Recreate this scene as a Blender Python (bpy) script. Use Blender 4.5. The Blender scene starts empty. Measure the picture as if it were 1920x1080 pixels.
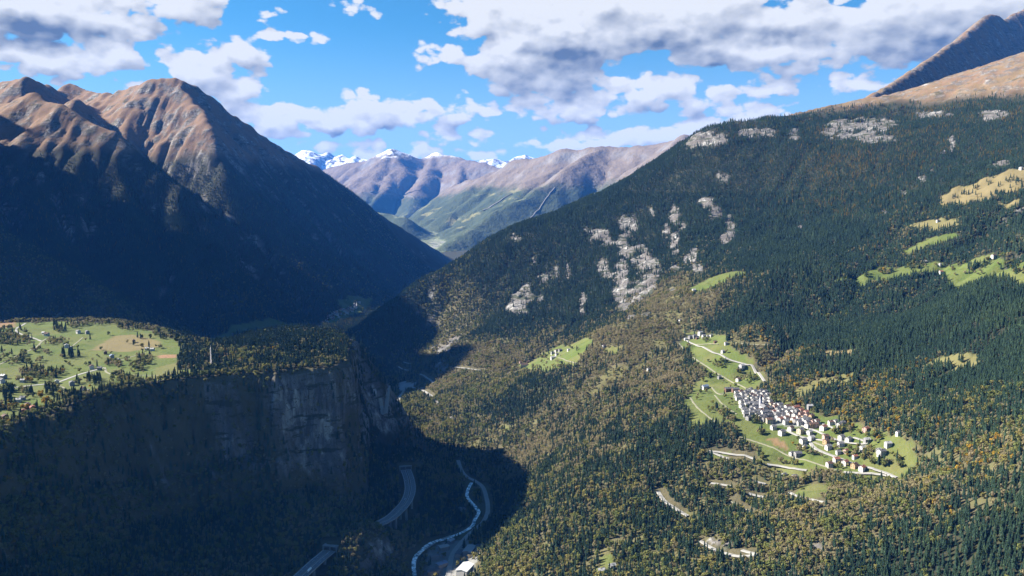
import bpy, bmesh, math, random, time
import numpy as np
from mathutils import Vector, Matrix

T0 = time.time()
random.seed(7)
rng = np.random.default_rng(11)
SC = bpy.context.scene
COL = SC.collection
R = math.radians

# ------------------------------------------------------------------ camera
CAM = np.array([0.0, 0.0, 700.0])            # aerial viewpoint, 700 m above the gorge floor
PITCH = R(5.36)
FPX = 1493.33                                 # 28 mm lens expressed for a 1920 px wide frame
cam_d = bpy.data.cameras.new('camera')
cam = bpy.data.objects.new('camera', cam_d)
COL.objects.link(cam)
cam_d.sensor_width = 36.0
cam_d.lens = 28.0
cam_d.clip_start = 1.0
cam_d.clip_end = 90000.0
cam.location = CAM
cam.rotation_euler = (R(90) - PITCH, 0, 0)
SC.camera = cam

# ------------------------------------------------------------------ sun, sky, exposure
SUN_EL, SUN_AZ_BACK = R(35.0), R(8.0)         # sun stands left of the view, a little beyond square-on
SUN_DIR = np.array([-math.cos(SUN_EL) * math.cos(SUN_AZ_BACK), math.cos(SUN_EL) * math.sin(SUN_AZ_BACK), math.sin(SUN_EL)])
sun_d = bpy.data.lights.new('sun', 'SUN')
sun_d.energy = 5.0
sun_d.angle = R(0.53)
sun_d.color = (1.0, 0.93, 0.82)
sun = bpy.data.objects.new('sun', sun_d)
COL.objects.link(sun)
sun.rotation_euler = Vector(SUN_DIR).to_track_quat('Z', 'Y').to_euler()
sun.location = (-3000, 500, 6000)

vs = SC.view_settings
vs.view_transform = 'Standard'
vs.look = 'None'
vs.gamma = 1.0
vs.use_curve_mapping = False
vs.exposure = 2.0
cy = SC.cycles
cy.use_denoising = True
cy.denoiser = 'OPENIMAGEDENOISE'
cy.denoising_input_passes = 'RGB_ALBEDO_NORMAL'
cy.max_bounces = 4
cy.diffuse_bounces = 2
cy.glossy_bounces = 1
cy.transmission_bounces = 1
cy.volume_bounces = 1
cy.transparent_max_bounces = 4
cy.caustics_reflective = False
cy.caustics_refractive = False


def nn(tree, kind, **kw):
    n = tree.nodes.new(kind)
    for k, v in kw.items():
        setattr(n, k, v)
    return n


def mth(tree, op, a, b=None, c=None, clamp=False):
    n = tree.nodes.new('ShaderNodeMath')
    n.operation = op
    n.use_clamp = clamp
    for i, v in enumerate((a, b, c)):
        if v is None:
            continue
        if isinstance(v, (int, float)):
            n.inputs[i].default_value = v
        else:
            tree.links.new(v, n.inputs[i])
    return n.outputs[0]


def vmth(tree, op, a, b=None, c=None, out=0):
    n = tree.nodes.new('ShaderNodeVectorMath')
    n.operation = op
    for i, v in enumerate((a, b, c)):
        if v is None:
            continue
        if isinstance(v, (tuple, list)):
            n.inputs[i].default_value = v
        else:
            tree.links.new(v, n.inputs[i])
    return n.outputs[out]


def mixc(tree, fac, a, b, blend='MIX'):
    n = tree.nodes.new('ShaderNodeMix')
    n.data_type = 'RGBA'
    n.blend_type = blend
    for s, v in ((n.inputs[0], fac), (n.inputs[6], a), (n.inputs[7], b)):
        if isinstance(v, (int, float)):
            s.default_value = v
        elif isinstance(v, tuple):
            s.default_value = v if len(v) == 4 else (*v, 1)
        else:
            tree.links.new(v, s)
    return n.outputs[2]


def sstep(tree, v, lo, hi):
    n = tree.nodes.new('ShaderNodeMapRange')
    n.interpolation_type = 'SMOOTHSTEP'
    tree.links.new(v, n.inputs[0])
    n.inputs[1].default_value = lo
    n.inputs[2].default_value = hi
    return n.outputs[0]


def pix_dir(u, v):
    """direction of a photo pixel (1920 x 1080) in world axes, scaled so that y = 1"""
    u = np.asarray(u, float); v = np.asarray(v, float)
    a = (540 - v) / FPX
    y = math.cos(PITCH) + a * math.sin(PITCH)
    z = -math.sin(PITCH) + a * math.cos(PITCH)
    x = (u - 960) / FPX
    return np.stack([x / y, np.ones_like(y), z / y], -1)


def azel(u, v):
    d = pix_dir(u, v)
    d = d / np.linalg.norm(d)
    return math.atan2(d[0], d[1]), math.asin(d[2])


# clouds: sky directions (azimuth, elevation) and radii of the cumulus of that day, seen in photo-pixel units
CLOUDS = [  # u, v, ru, rv
    (40, 15, 190, 55), (310, 5, 115, 40), (200, 45, 120, 26), (60, 105, 110, 34), (205, 100, 62, 44), (150, 112, 90, 26),
    (380, 48, 40, 16),
    (455, 92, 52, 26), (510, 70, 34, 7), (370, 130, 68, 42), (430, 172, 62, 30), (330, 185, 60, 26), (290, 165, 60, 22), (470, 178, 30, 10),
    (520, 222, 82, 30), (620, 225, 110, 30), (700, 205, 62, 32), (760, 215, 60, 26), (835, 203, 52, 26), (560, 250, 90, 12),
    (675, 20, 28, 13), (830, 105, 44, 20),
    (905, 40, 62, 50), (960, 95, 88, 80), (1050, 60, 150, 80), (1060, 130, 92, 58), (1020, 175, 70, 20), (1000, 20, 170, 40),
    (1250, 40, 180, 62), (1330, 85, 120, 38), (1220, 10, 300, 40), (1470, 30, 150, 40), (1450, 100, 100, 40), (1410, 125, 60, 22),
    (940, 210, 70, 16), (1080, 200, 140, 22), (1230, 170, 110, 32), (1290, 185, 60, 22), (1430, 162, 60, 18),
    (1700, 40, 170, 70), (1800, 15, 160, 50), (1620, 85, 80, 32), (1600, 155, 46, 20), (1410, 212, 70, 20), (1360, 230, 90, 14),
    (1240, 250, 60, 20), (1150, 262, 80, 16), (1040, 276, 90, 14), (1290, 248, 60, 18), (640, 272, 30, 9), (830, 254, 34, 15),
    (915, 250, 20, 6), (720, 270, 26, 8), (930, 288, 80, 8), (820, 282, 60, 9), (600, 275, 50, 10), (100, 155, 22, 7), (680, 290, 50, 8),
]
DARKS = [  # shaded undersides
    (70, 48, 110, 30), (380, 6, 90, 24), (20, 85, 60, 24), (250, 125, 30, 16),
    (1060, 115, 50, 60), (1105, 120, 50, 40), (1010, 178, 60, 12), (1300, 108, 110, 18), (1240, 50, 60, 14), (1180, 20, 40, 30),
    (1530, 15, 120, 18), (1700, 45, 130, 40), (1500, 118, 70, 14), (1380, 60, 50, 24), (1850, 10, 90, 16), (1240, 148, 20, 10),
    (760, 236, 60, 7), (620, 248, 90, 8), (1200, 205, 110, 9), (430, 165, 34, 12), (1450, 60, 90, 12),
]

world = bpy.data.worlds.new('World')
SC.world = world
world.use_nodes = True
wt = world.node_tree
wt.nodes.clear()
SKY_STR = 0.05
w_out = nn(wt, 'ShaderNodeOutputWorld')
w_bg = nn(wt, 'ShaderNodeBackground')
w_bg.inputs[1].default_value = SKY_STR
wt.links.new(w_bg.outputs[0], w_out.inputs[0])
sky = nn(wt, 'ShaderNodeTexSky', sky_type='NISHITA', sun_disc=False)
sky.sun_elevation = SUN_EL
# Nishita puts the sun at +Y for rotation 0 and turns it clockwise seen from above
sky.sun_rotation = math.atan2(SUN_DIR[0], SUN_DIR[1])
sky.altitude = 1200
sky.air_density = 1.0
sky.dust_density = 0.4
sky.ozone_density = 2.5
tc = nn(wt, 'ShaderNodeTexCoord')
gen = tc.outputs['Generated']
sx = nn(wt, 'ShaderNodeSeparateXYZ')
wt.links.new(gen, sx.inputs[0])
az = mth(wt, 'ARCTAN2', sx.outputs[0], sx.outputs[1])
el = mth(wt, 'ARCSINE', sx.outputs[2])


def world_noise(vec, scale, detail, rough):
    n = nn(wt, 'ShaderNodeTexNoise', noise_dimensions='3D')
    wt.links.new(vec, n.inputs['Vector'])
    n.inputs['Scale'].default_value = scale
    n.inputs['Detail'].default_value = detail
    n.inputs['Roughness'].default_value = rough
    return n


wn = world_noise(gen, 26.0, 3.0, 0.55)
warp = vmth(wt, 'MULTIPLY_ADD', wn.outputs['Color'], (0.05, 0.03, 0.0), (-0.025, -0.015, 0.0))
cxyz = nn(wt, 'ShaderNodeCombineXYZ')
wt.links.new(az, cxyz.inputs[0]); wt.links.new(el, cxyz.inputs[1])
pp = vmth(wt, 'ADD', cxyz.outputs[0], warp)


def blob_union(blobs, k, pp_=None):
    acc = None
    for (u, v, ru, rv) in blobs:
        a0, e0 = azel(u, v)
        ra, re = ru / FPX, rv / FPX
        q = vmth(wt, 'MULTIPLY_ADD', pp_ or pp, (1 / ra, 1 / re, 0.0), (-a0 / ra, -e0 / re, 0.0))
        ln = vmth(wt, 'LENGTH', q, out=1)
        reff = min(ra, re) * 0.6 + 0.4 * math.sqrt(ra * re)
        f = mth(wt, 'MULTIPLY_ADD', ln, -reff, reff)
        acc = f if acc is None else mth(wt, 'SMOOTH_MAX', acc, f, k)
    return acc


flat = vmth(wt, 'MULTIPLY', gen, (1.0, 1.0, 1.7))


def billow(vec):
    """cauliflower relief: rounded cells over fractal noise"""
    f = world_noise(vec, 24.0, 8.0, 0.55).outputs[0]
    wv = vmth(wt, 'MULTIPLY_ADD', world_noise(vec, 40.0, 3.0, 0.5).outputs['Color'], (0.016, 0.016, 0.016), vec)
    v = nn(wt, 'ShaderNodeTexVoronoi', feature='F1')
    wt.links.new(wv, v.inputs['Vector'])
    v.inputs['Scale'].default_value = 30.0
    v.inputs['Detail'].default_value = 1.0
    v.inputs['Roughness'].default_value = 0.55
    return mth(wt, 'MULTIPLY_ADD', v.outputs['Distance'], -0.42, mth(wt, 'MULTIPLY_ADD', f, 0.75, 0.34))


sun_off = vmth(wt, 'ADD', flat, (-0.007, 0.0, 0.013))
nA, nB = billow(flat), billow(sun_off)
bl = blob_union(CLOUDS, 0.006)
# sparser cumulus in the unseen sky, thinned to keep the shade dark
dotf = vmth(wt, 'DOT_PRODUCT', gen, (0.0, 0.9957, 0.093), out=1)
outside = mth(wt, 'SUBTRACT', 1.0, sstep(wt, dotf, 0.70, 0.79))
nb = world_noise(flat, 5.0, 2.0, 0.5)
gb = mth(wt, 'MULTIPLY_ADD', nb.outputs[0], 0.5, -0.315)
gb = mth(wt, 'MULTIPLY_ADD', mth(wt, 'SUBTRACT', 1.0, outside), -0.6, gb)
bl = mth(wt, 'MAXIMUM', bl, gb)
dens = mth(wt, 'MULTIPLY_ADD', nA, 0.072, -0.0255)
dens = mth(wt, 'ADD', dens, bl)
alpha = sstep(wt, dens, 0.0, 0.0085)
dk = blob_union(DARKS, 0.006)
dk = mth(wt, 'MULTIPLY_ADD', nA, 0.028, mth(wt, 'ADD', dk, -0.014))
dark = sstep(wt, dk, -0.012, 0.040)
relief = mth(wt, 'SUBTRACT', nA, nB)
pp2 = vmth(wt, 'ADD', pp, (-0.008, 0.020, 0.0))
bl2 = blob_union(CLOUDS, 0.006, pp2)
shape = mth(wt, 'MULTIPLY', mth(wt, 'SUBTRACT', bl, mth(wt, 'MAXIMUM', bl2, gb)), 20.0)
lit = mth(wt, 'ADD', mth(wt, 'MULTIPLY_ADD', relief, 1.15, 0.80), shape)
lit = mth(wt, 'MULTIPLY_ADD', sstep(wt, dens, 0.0, 0.05), -0.10, lit)
lit = mth(wt, 'MULTIPLY_ADD', dark, -0.46, lit, clamp=True)
c_lo, c_hi = (0.036, 0.046, 0.064), (0.228, 0.230, 0.224)
cloud_col = mixc(wt, lit, tuple(c / SKY_STR for c in c_lo), tuple(c / SKY_STR for c in c_hi))
sky_t = mixc(wt, 1.0, sky.outputs[0], (0.27, 0.64, 0.76), 'MULTIPLY')
pale = mth(wt, 'MULTIPLY', mth(wt, 'SUBTRACT', 1.0, sstep(wt, el, 0.02, 0.24)), 0.75)
sky_t = mixc(wt, pale, sky_t, tuple(c / SKY_STR for c in (0.138, 0.178, 0.208)))
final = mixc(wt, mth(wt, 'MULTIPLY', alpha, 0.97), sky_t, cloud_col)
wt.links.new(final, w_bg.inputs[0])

# ------------------------------------------------------------------ numeric noise
def _hash(ix, iy, seed):
    h = (ix.astype(np.int64) * 374761393 + iy.astype(np.int64) * 668265263 + seed * 1442695041) & 0xFFFFFFFF
    h = ((h ^ (h >> 13)) * 1274126177) & 0xFFFFFFFF
    return ((h ^ (h >> 16)) & 0xFFFF) / 65535.0


def perlin(x, y, seed=0):
    ix = np.floor(x); iy = np.floor(y)
    fx = x - ix; fy = y - iy
    ux = fx * fx * fx * (fx * (fx * 6 - 15) + 10); uy = fy * fy * fy * (fy * (fy * 6 - 15) + 10)
    out = 0
    gs = []
    for dx in (0, 1):
        for dy in (0, 1):
            a = _hash(ix + dx, iy + dy, seed) * 2 * np.pi
            gs.append(np.cos(a) * (fx - dx) + np.sin(a) * (fy - dy))
    a = gs[0] + (gs[2] - gs[0]) * ux
    b = gs[1] + (gs[3] - gs[1]) * ux
    return (a + (b - a) * uy) * 1.5


def fbm(x, y, wl, octs=5, gain=0.5, seed=0):
    s, a, t = 0.0, 1.0, 0.0
    f = 1.0 / wl
    for o in range(octs):
        s = s + a * perlin(x * f + 17.3 * o, y * f - 9.1 * o, seed + o)
        t += a
        a *= gain
        f *= 2.03
    return s / t


def ridged(x, y, wl, octs=5, gain=0.55, seed=0):
    s, a, t = 0.0, 1.0, 0.0
    f = 1.0 / wl
    for o in range(octs):
        s = s + a * (1 - 2 * np.abs(perlin(x * f + 7.7 * o, y * f + 3.1 * o, seed + o)))
        t += a
        a *= gain
        f *= 2.1
    return s / t


def smooth01(t):
    t = np.clip(t, 0, 1)
    return t * t * (3 - 2 * t)


def smax(a, b, k):
    h = np.clip(0.5 + 0.5 * (a - b) / k, 0, 1)
    return b + (a - b) * h + k * h * (1 - h)


# ------------------------------------------------------------------ survey points
def P(u, v, Y=None, z=None):
    d = pix_dir(u, v)
    t = Y if Y is not None else (z - CAM[2]) / d[2]
    return CAM + d * t


def crest(pts):
    return np.array([P(u, v, Y) for (u, v, Y) in pts])


class TPS:
    def __init__(self, pts, lam=1e-3):
        p = np.array(pts, float)
        self.s = 1000.0
        self.xy = p[:, :2] / self.s
        n = len(p)
        d2 = ((self.xy[:, None] - self.xy[None]) ** 2).sum(-1)
        K = 0.5 * d2 * np.log(d2 + 1e-12)
        A = np.zeros((n + 3, n + 3))
        A[:n, :n] = K + lam * np.eye(n)
        A[:n, n] = 1; A[:n, n + 1:] = self.xy
        A[n, :n] = 1; A[n + 1:, :n] = self.xy.T
        b = np.zeros(n + 3); b[:n] = p[:, 2]
        self.w = np.linalg.solve(A, b)

    def __call__(self, x, y):
        sh = x.shape
        q = np.stack([x.ravel(), y.ravel()], -1) / self.s
        n = len(self.xy)
        out = self.w[n] + q @ self.w[n + 1:]
        for i in range(n):
            d2 = ((q - self.xy[i]) ** 2).sum(-1)
            out += self.w[i] * 0.5 * d2 * np.log(d2 + 1e-12)
        return out.reshape(sh)


def seg_dist(x, y, poly):
    """distance to a polyline, height at the nearest point and side"""
    best = np.full(x.shape, 1e18); zb = np.zeros(x.shape); sb = np.zeros(x.shape)
    for a, b in zip(poly[:-1], poly[1:]):
        e = b - a
        L2 = e[0] ** 2 + e[1] ** 2 + 1e-9
        t = np.clip(((x - a[0]) * e[0] + (y - a[1]) * e[1]) / L2, 0, 1)
        dx = x - a[0] - t * e[0]; dy = y - a[1] - t * e[1]
        d2 = dx * dx + dy * dy
        m = d2 < best
        best = np.where(m, d2, best)
        zb = np.where(m, a[2] + t * e[2], zb)
        sb = np.where(m, e[0] * (y - a[1]) - e[1] * (x - a[0]), sb)
    return np.sqrt(best), zb, sb


def ridge_h(x, y, poly, s_front, s_back, rnd=25.0, concave=0.0):
    d, z, side = seg_dist(x, y, poly)
    s = np.where(side < 0, s_front, s_back)
    dd = np.sqrt(d * d + rnd * rnd) - rnd
    return z - s * dd + concave * np.minimum(dd, 2500) ** 2 / 2500.0


# valley floor and the whole right-hand side: (u, v, distance) or (u, v, None, height)
TP = []
for (u, v, z) in [(850, 1080, 60), (890, 1000, 68), (885, 930, 76), (910, 900, 82), (862, 866, 88), (800, 800, 100), (740, 748, 112),
                  (790, 722, 116), (760, 690, 122), (730, 650, 134), (690, 612, 143), (632, 590, 150), (660, 568, 153), (600, 602, 150),
                  (450, 622, 160), (350, 627, 170), (680, 540, 160),
                  # forest apron under the left cliff
                  (740, 965, 92), (760, 1000, 82), (682, 986, 120), (664, 976, 130), (650, 1004, 132), (625, 1024, 132), (762, 874, 128), (600, 1085, 92), (660, 1060, 90), (400, 1080, 125), (200, 1080, 172), (0, 1080, 232), (-200, 1080, 290),
                  (780, 1030, 72), (700, 880, 138), (660, 930, 140), (790, 860, 100), (450, 880, 190), (560, 830, 212), (690, 850, 152),
                  (350, 920, 172), (270, 965, 165), (100, 930, 240), (0, 900, 285)]:
    TP.append(P(u, v, z=z))
for (u, v, z) in [(830, 760, 132), (960, 860, 112), (968, 905, 104), (905, 1015, 78), (1000, 900, 150), (1000, 1000, 142), (1100, 950, 190),
                  (1200, 850, 250), (1100, 800, 230), (1000, 780, 180), (900, 740, 165), (900, 800, 130), (1000, 720, 230), (1100, 700, 280),
                  (1200, 680, 320), (1040, 660, 272), (1150, 620, 370), (1300, 640, 360), (1280, 560, 450), (1400, 700, 340), (1400, 620, 412),
                  (1500, 680, 378), (1500, 600, 424), (1500, 790, 311), (1320, 775, 308), (1600, 800, 322), (1700, 800, 350), (1680, 890, 292),
                  (1560, 860, 290), (1430, 830, 290), (1400, 745, 322), (1800, 800, 372), (1920, 800, 400), (1920, 900, 360), (1700, 950, 300),
                  (1500, 950, 258), (1300, 950, 214), (1700, 700, 392), (1920, 700, 450), (1920, 600, 510), (1700, 600, 452), (1800, 500, 560),
                  (1920, 500, 590), (1600, 540, 498), (1500, 520, 520), (1400, 540, 492), (1300, 850, 268), (1150, 760, 255), (1040, 860, 170),
                  (2100, 900, 384), (2100, 700, 505), (2100, 1080, 296), (2400, 1080, 318), (2400, 800, 470), (985, 680, 228)]:
    TP.append(P(u, v, z=z))
for (u, v, Y) in [(1920, 1080, 900), (1700, 1080, 960), (1500, 1080, 1020), (1300, 1080, 1090), (1100, 1080, 1180), (980, 1080, 1262),
                  (1920, 400, 2150), (1800, 400, 2350), (1600, 400, 2700), (1400, 400, 3000), (1200, 400, 3250),
                  (1920, 300, 2550), (1800, 300, 2750), (1600, 300, 3020), (1400, 300, 3300),
                  (1500, 232, 3640), (1400, 238, 3620), (1300, 262, 3600), (1240, 304, 3600), (1150, 354, 3600), (1050, 399, 3550),
                  (960, 430, 3500), (860, 485, 3400), (760, 537, 3260), (692, 592, 3150),
                  (1920, 205, 3000), (1700, 220, 3350), (1920, 128, 3450), (1750, 155, 3800), (1600, 200, 3850), (1500, 226, 3950),
                  (1190, 490, 2900), (1000, 560, 2950), (1100, 600, 2600), (880, 600, 3000), (780, 620, 3080), (830, 690, 2660),
                  (850, 650, 2780), (950, 640, 2700), (1300, 430, 2960), (1100, 480, 3080), (1280, 500, 2700), (2100, 300, 2300), (2100, 150, 3000),
                  (2100, 500, 1450)]:
    TP.append(P(u, v, Y=Y))
for (x, y, z) in [(900, 4250, 850), (380, 4200, 560), (0, 4150, 400), (-300, 4000, 260), (-550, 3700, 170), (1600, 4600, 950), (-900, 5600, 160),
                  (-800, 6800, 190), (0, 5400, 240), (800, 5600, 500), (-400, 7300, 230), (600, 7300, 420), (1900, 6200, 900), (2700, 5200, 1500),
                  (-1400, 4600, 165), (-1500, 3600, 175), (-1500, 2700, 190), (-900, 2300, 175), (-900, 1700, 190), (-1500, 1500, 210),
                  (-2400, 2600, 220), (-2600, 3700, 210), (-600, 2500, 150), (-380, 2300, 130), (-450, 1800, 190), (-2400, 1200, 250),
                  (-700, 1000, 250), (-3600, 3000, 300), (-3600, 5000, 300), (-3000, 7000, 300), (-1900, 6900, 240)]:
    TP.append(np.array([x, y, z], float))
tps_base = TPS(TP)

# mountain crests
R_MAIN = crest([(-60, 170, 5750), (0, 160, 5700), (25, 154, 5650), (52, 149, 5600), (70, 162, 5620), (105, 172, 6000), (132, 160, 6150), (160, 176, 6100), (195, 180, 5900),
                (225, 176, 5700), (262, 161, 5600), (285, 151, 5560), (305, 153, 5560), (325, 153, 5570), (350, 159, 5590), (368, 166, 5610), (400, 186, 5680),
                (432, 216, 5790), (462, 232, 5890), (500, 265, 6040), (545, 291, 6240), (580, 308, 6400), (620, 333, 6580), (700, 392, 7000), (760, 432, 7320), (825, 474, 7650)])
# unseen range added left of the frame to shade the front mountain
R_SHADE_WEST = np.array([(-5200, 2900, 1250), (-4800, 3300, 1750), (-4600, 3900, 2500), (-4500, 4230, 2600), (-4500, 4400, 2000), (-4500, 4560, 2550), (-4650, 4900, 2350), (-5100, 5500, 1700), (-5600, 6100, 1500)], float)
R_SPURS = [
    crest([(325, 153, 5570), (350, 180, 5420), (372, 205, 5280), (384, 219, 5180), (402, 262, 5000), (420, 320, 4830)]),
    crest([(285, 151, 5560), (268, 185, 5400), (250, 212, 5280), (238, 240, 5150)]),
    crest([(305, 153, 5560), (302, 195, 5380), (285, 245, 5180), (265, 285, 5000)]),
    crest([(195, 180, 5900), (172, 205, 5500), (140, 190, 5250)]),
    crest([(530, 283, 6180), (548, 330, 5980), (562, 390, 5720)]),
    crest([(440, 222, 5810), (470, 300, 5500), (500, 400, 5150)]),
    crest([(140, 188, 5150), (134, 200, 5000), (150, 235, 4850)]),
]
R_FRONT = crest([(-120, 250, 4900), (-50, 215, 4800), (20, 196, 4700), (66, 178, 4600), (86, 196, 4550), (108, 201, 4500), (135, 214, 4480), (160, 231, 4450), (213, 254, 4400), (250, 281, 4370),
                 (278, 308, 4350), (333, 345, 4290), (390, 425, 4130), (440, 522, 3960), (475, 590, 3850)])
R_FSPURS = [
    crest([(66, 178, 4600), (40, 230, 4420), (15, 300, 4200), (10, 380, 3950)]),
    crest([(108, 201, 4500), (90, 260, 4300), (72, 330, 4050), (80, 420, 3750), (110, 480, 3550)]),
    crest([(213, 254, 4400), (225, 330, 4200), (240, 400, 3980), (260, 470, 3750)]),
    crest([(333, 345, 4290), (330, 400, 4100), (345, 450, 3900)]),
]
R_SHADE_LEFT = np.array([(-3500, 3050, 1850), (-3200, 3100, 2150), (-2900, 3100, 2250), (-2500, 3090, 1550), (-2260, 3070, 830), (-2000, 3030, 690)], float)  # unseen ridge, placed to throw shade over the gorge
R_SHADE_LEFT2 = np.array([(-3500, 3380, 2250), (-3230, 3480, 2370), (-3230, 3830, 2370), (-3450, 4080, 2150)], float)  # second unseen ridge, added to shade the nose of the right-hand ridge
R_LOW = crest([(-160, 380, 3150), (-60, 405, 3050), (0, 432, 3000), (60, 462, 2960), (110, 490, 2930), (170, 528, 2880), (230, 575, 2800), (270, 612, 2720)])
R_PEAK = crest([(1480, 226, 4050), (1560, 205, 4250), (1610, 188, 4450), (1655, 168, 4700), (1700, 140, 5150), (1750, 106, 5700), (1800, 72, 6250), (1845, 34, 6800), (1860, 26, 6980), (1872, 31, 7040),
                (1882, 40, 7080), (1900, 28, 7220), (1925, 16, 7380), (1990, -20, 7600)])

# plateau: rim polygon (front rim left to right, round the corner, back rim right to left)
RIM = [P(u, v, z=z)[:2] for (u, v, z) in [
    (-420, 1010, 380), (-200, 880, 382), (-60, 815, 385), (40, 782, 388), (130, 752, 392), (230, 724, 396), (330, 708, 400), (400, 700, 402),
    (480, 693, 402), (560, 690, 402), (620, 684, 404), (648, 672, 405), (654, 652, 406), (646, 634, 408), (620, 624, 410), (580, 620, 412), (530, 622, 410), (470, 634, 406),
    (410, 648, 400), (370, 650, 400), (330, 634, 404), (290, 620, 406), (220, 607, 410), (150, 602, 412), (0, 606, 414), (-200, 606, 418), (-500, 606, 420)]]
RIM = np.array(RIM + [np.array([-2600.0, 1900.0]), np.array([-2300.0, 1000.0])])
tps_top = TPS([P(u, v, z=z) for (u, v, z) in [
    (-60, 815, 382), (40, 782, 386), (130, 752, 390), (230, 724, 394), (330, 708, 398), (400, 700, 400), (480, 693, 400), (560, 690, 400), (648, 672, 402),
    (650, 636, 404), (620, 624, 410), (580, 620, 412), (530, 622, 410), (470, 634, 406), (410, 648, 402), (370, 650, 400), (330, 634, 404), (290, 620, 406),
    (220, 607, 411), (150, 602, 413), (0, 606, 414), (-300, 606, 420), (100, 700, 392), (200, 680, 396), (250, 640, 404), (100, 640, 404), (20, 700, 394),
    (320, 670, 400), (480, 660, 402), (580, 650, 408), (-300, 760, 396)]], lam=5e-3)


def signed_rim(x, y):
    d2 = np.full(x.shape, 1e18)
    ins = np.zeros(x.shape, bool)
    n = len(RIM)
    for i in range(n):
        a, b = RIM[i], RIM[(i + 1) % n]
        e = b - a
        t = np.clip(((x - a[0]) * e[0] + (y - a[1]) * e[1]) / (e @ e), 0, 1)
        d2 = np.minimum(d2, (x - a[0] - t * e[0]) ** 2 + (y - a[1] - t * e[1]) ** 2)
        c = ((a[1] > y) != (b[1] > y)) & (x < (b[0] - a[0]) * (y - a[1]) / (b[1] - a[1] + 1e-12) + a[0])
        ins ^= c
    d = np.sqrt(d2)
    return np.where(ins, d, -d)


def base_height(x, y):
    z = tps_base(x, y)
    z = np.maximum(z, 55)
    z = z - 650 * smooth01((y - 4150) / 500) * smooth01((x - 1500) / 500)
    m = ridge_h(x, y, R_MAIN, 0.95, 0.6, 18, 0.14)
    for r in R_SPURS:
        m = smax(m, ridge_h(x, y, r, 0.85, 0.85, 12, 0.1), 25)
    f = ridge_h(x, y, R_FRONT, 0.80, 0.75, 14, 0.12)
    for r in R_FSPURS:
        f = smax(f, ridge_h(x, y, r, 0.8, 0.8, 12, 0.1), 25)
    m = smax(m, f, 30)
    m = smax(m, ridge_h(x, y, R_LOW, 0.85, 0.6, 14, 0.15), 30)
    m = smax(m, ridge_h(x, y, R_SHADE_LEFT, 1.35, 1.1, 14, 0.12), 30)
    m = smax(m, ridge_h(x, y, R_SHADE_LEFT2, 2.35, 2.35, 14, 0.0), 20)
    m = smax(m, ridge_h(x, y, R_SHADE_WEST, 1.2, 1.2, 20, 0.12), 30)
    z = smax(z, m, 60)
    z = smax(z, ridge_h(x, y, R_PEAK, 1.5, 0.8, 20, 0.02), 40)
    return z


class Field:
    def __init__(self, x0, x1, y0, y1, step):
        self.x0, self.y0, self.step = x0, y0, step
        self.xs = np.arange(x0, x1 + 1e-6, step); self.ys = np.arange(y0, y1 + 1e-6, step)
        self.X, self.Y = np.meshgrid(self.xs, self.ys)
        self.a = {}

    def sample(self, name, x, y):
        A = self.a[name] if isinstance(name, str) else name
        fx = np.clip((np.asarray(x, float) - self.x0) / self.step, 0, A.shape[1] - 1.001)
        fy = np.clip((np.asarray(y, float) - self.y0) / self.step, 0, A.shape[0] - 1.001)
        ix = fx.astype(int); iy = fy.astype(int)
        tx = fx - ix; ty = fy - iy
        return (A[iy, ix] * (1 - tx) + A[iy, ix + 1] * tx) * (1 - ty) + (A[iy + 1, ix] * (1 - tx) + A[iy + 1, ix + 1] * tx) * ty


def erode(z, mask, iters, k, step):
    """stream-power incision: carves the gullies and spurs running water would"""
    ny, nx = z.shape
    idx = np.arange(ny * nx).reshape(ny, nx)
    for it in range(iters):
        best = np.zeros_like(z); rec = idx.copy()
        for dy in (-1, 0, 1):
            for dx in (-1, 0, 1):
                if dx == 0 and dy == 0:
                    continue
                zz = np.roll(np.roll(z, -dy, 0), -dx, 1)
                ii = np.roll(np.roll(idx, -dy, 0), -dx, 1)
                s = (z - zz) / (step * math.hypot(dx, dy))
                if dy == 1: s[-1] = 0
                if dy == -1: s[0] = 0
                if dx == 1: s[:, -1] = 0
                if dx == -1: s[:, 0] = 0
                m = s > best
                best = np.where(m, s, best); rec = np.where(m, ii, rec)
        order = np.argsort(-z.ravel(), kind='stable').tolist()
        A = [1.0] * (ny * nx)
        rl = rec.ravel().tolist()
        for i in order:
            r = rl[i]
            if r != i:
                A[r] += A[i]
        A = np.array(A).reshape(ny, nx)
        e = k * np.minimum(A, 1500) ** 0.45 * best * mask
        z = z - np.minimum(e, 0.45 * best * step)
        lap = (np.roll(z, 1, 0) + np.roll(z, -1, 0) + np.roll(z, 1, 1) + np.roll(z, -1, 1) - 4 * z)
        lap[0] = lap[-1] = 0; lap[:, 0] = lap[:, -1] = 0
        z = z + 0.03 * lap * mask
    return z


# coarse master relief, 25 m cells
G = Field(-6500, 5300, 500, 8400, 25)
zb = base_height(G.X, G.Y)
gy, gx = np.gradient(zb, 25)
slope0 = np.hypot(gx, gy)
sd0 = signed_rim(G.X, G.Y)
ero_mask = smooth01((slope0 - 0.12) / 0.3) * smooth01((-sd0 - 20) / 150 + 0.0)
ero_mask *= smooth01((zb - 130) / 120)
# the mid right slope stays gentler than the mountains
left = smooth01((-G.X - 0.0) / 500) * smooth01((G.Y - 2500) / 600)
peak = smooth01((G.Y - 3900) / 500) * (1 - 0.85 * smooth01((G.X - 1400) / 500))
em = ero_mask * np.maximum(np.maximum(left, peak), 0.30)
zn = zb + em * (34 * fbm(G.X, G.Y, 520, 5, 0.55, 3) + 22 * ridged(G.X, G.Y, 300, 4, 0.5, 9))
ze = erode(zn.copy(), em, 26, 0.42, 25.0)
# keep the broad surveyed form: give back the mean lowering
G.a['base'] = zb
G.a['d'] = np.clip(ze - zb, -110, 60)
print('relief', round(time.time() - T0, 1))


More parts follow.
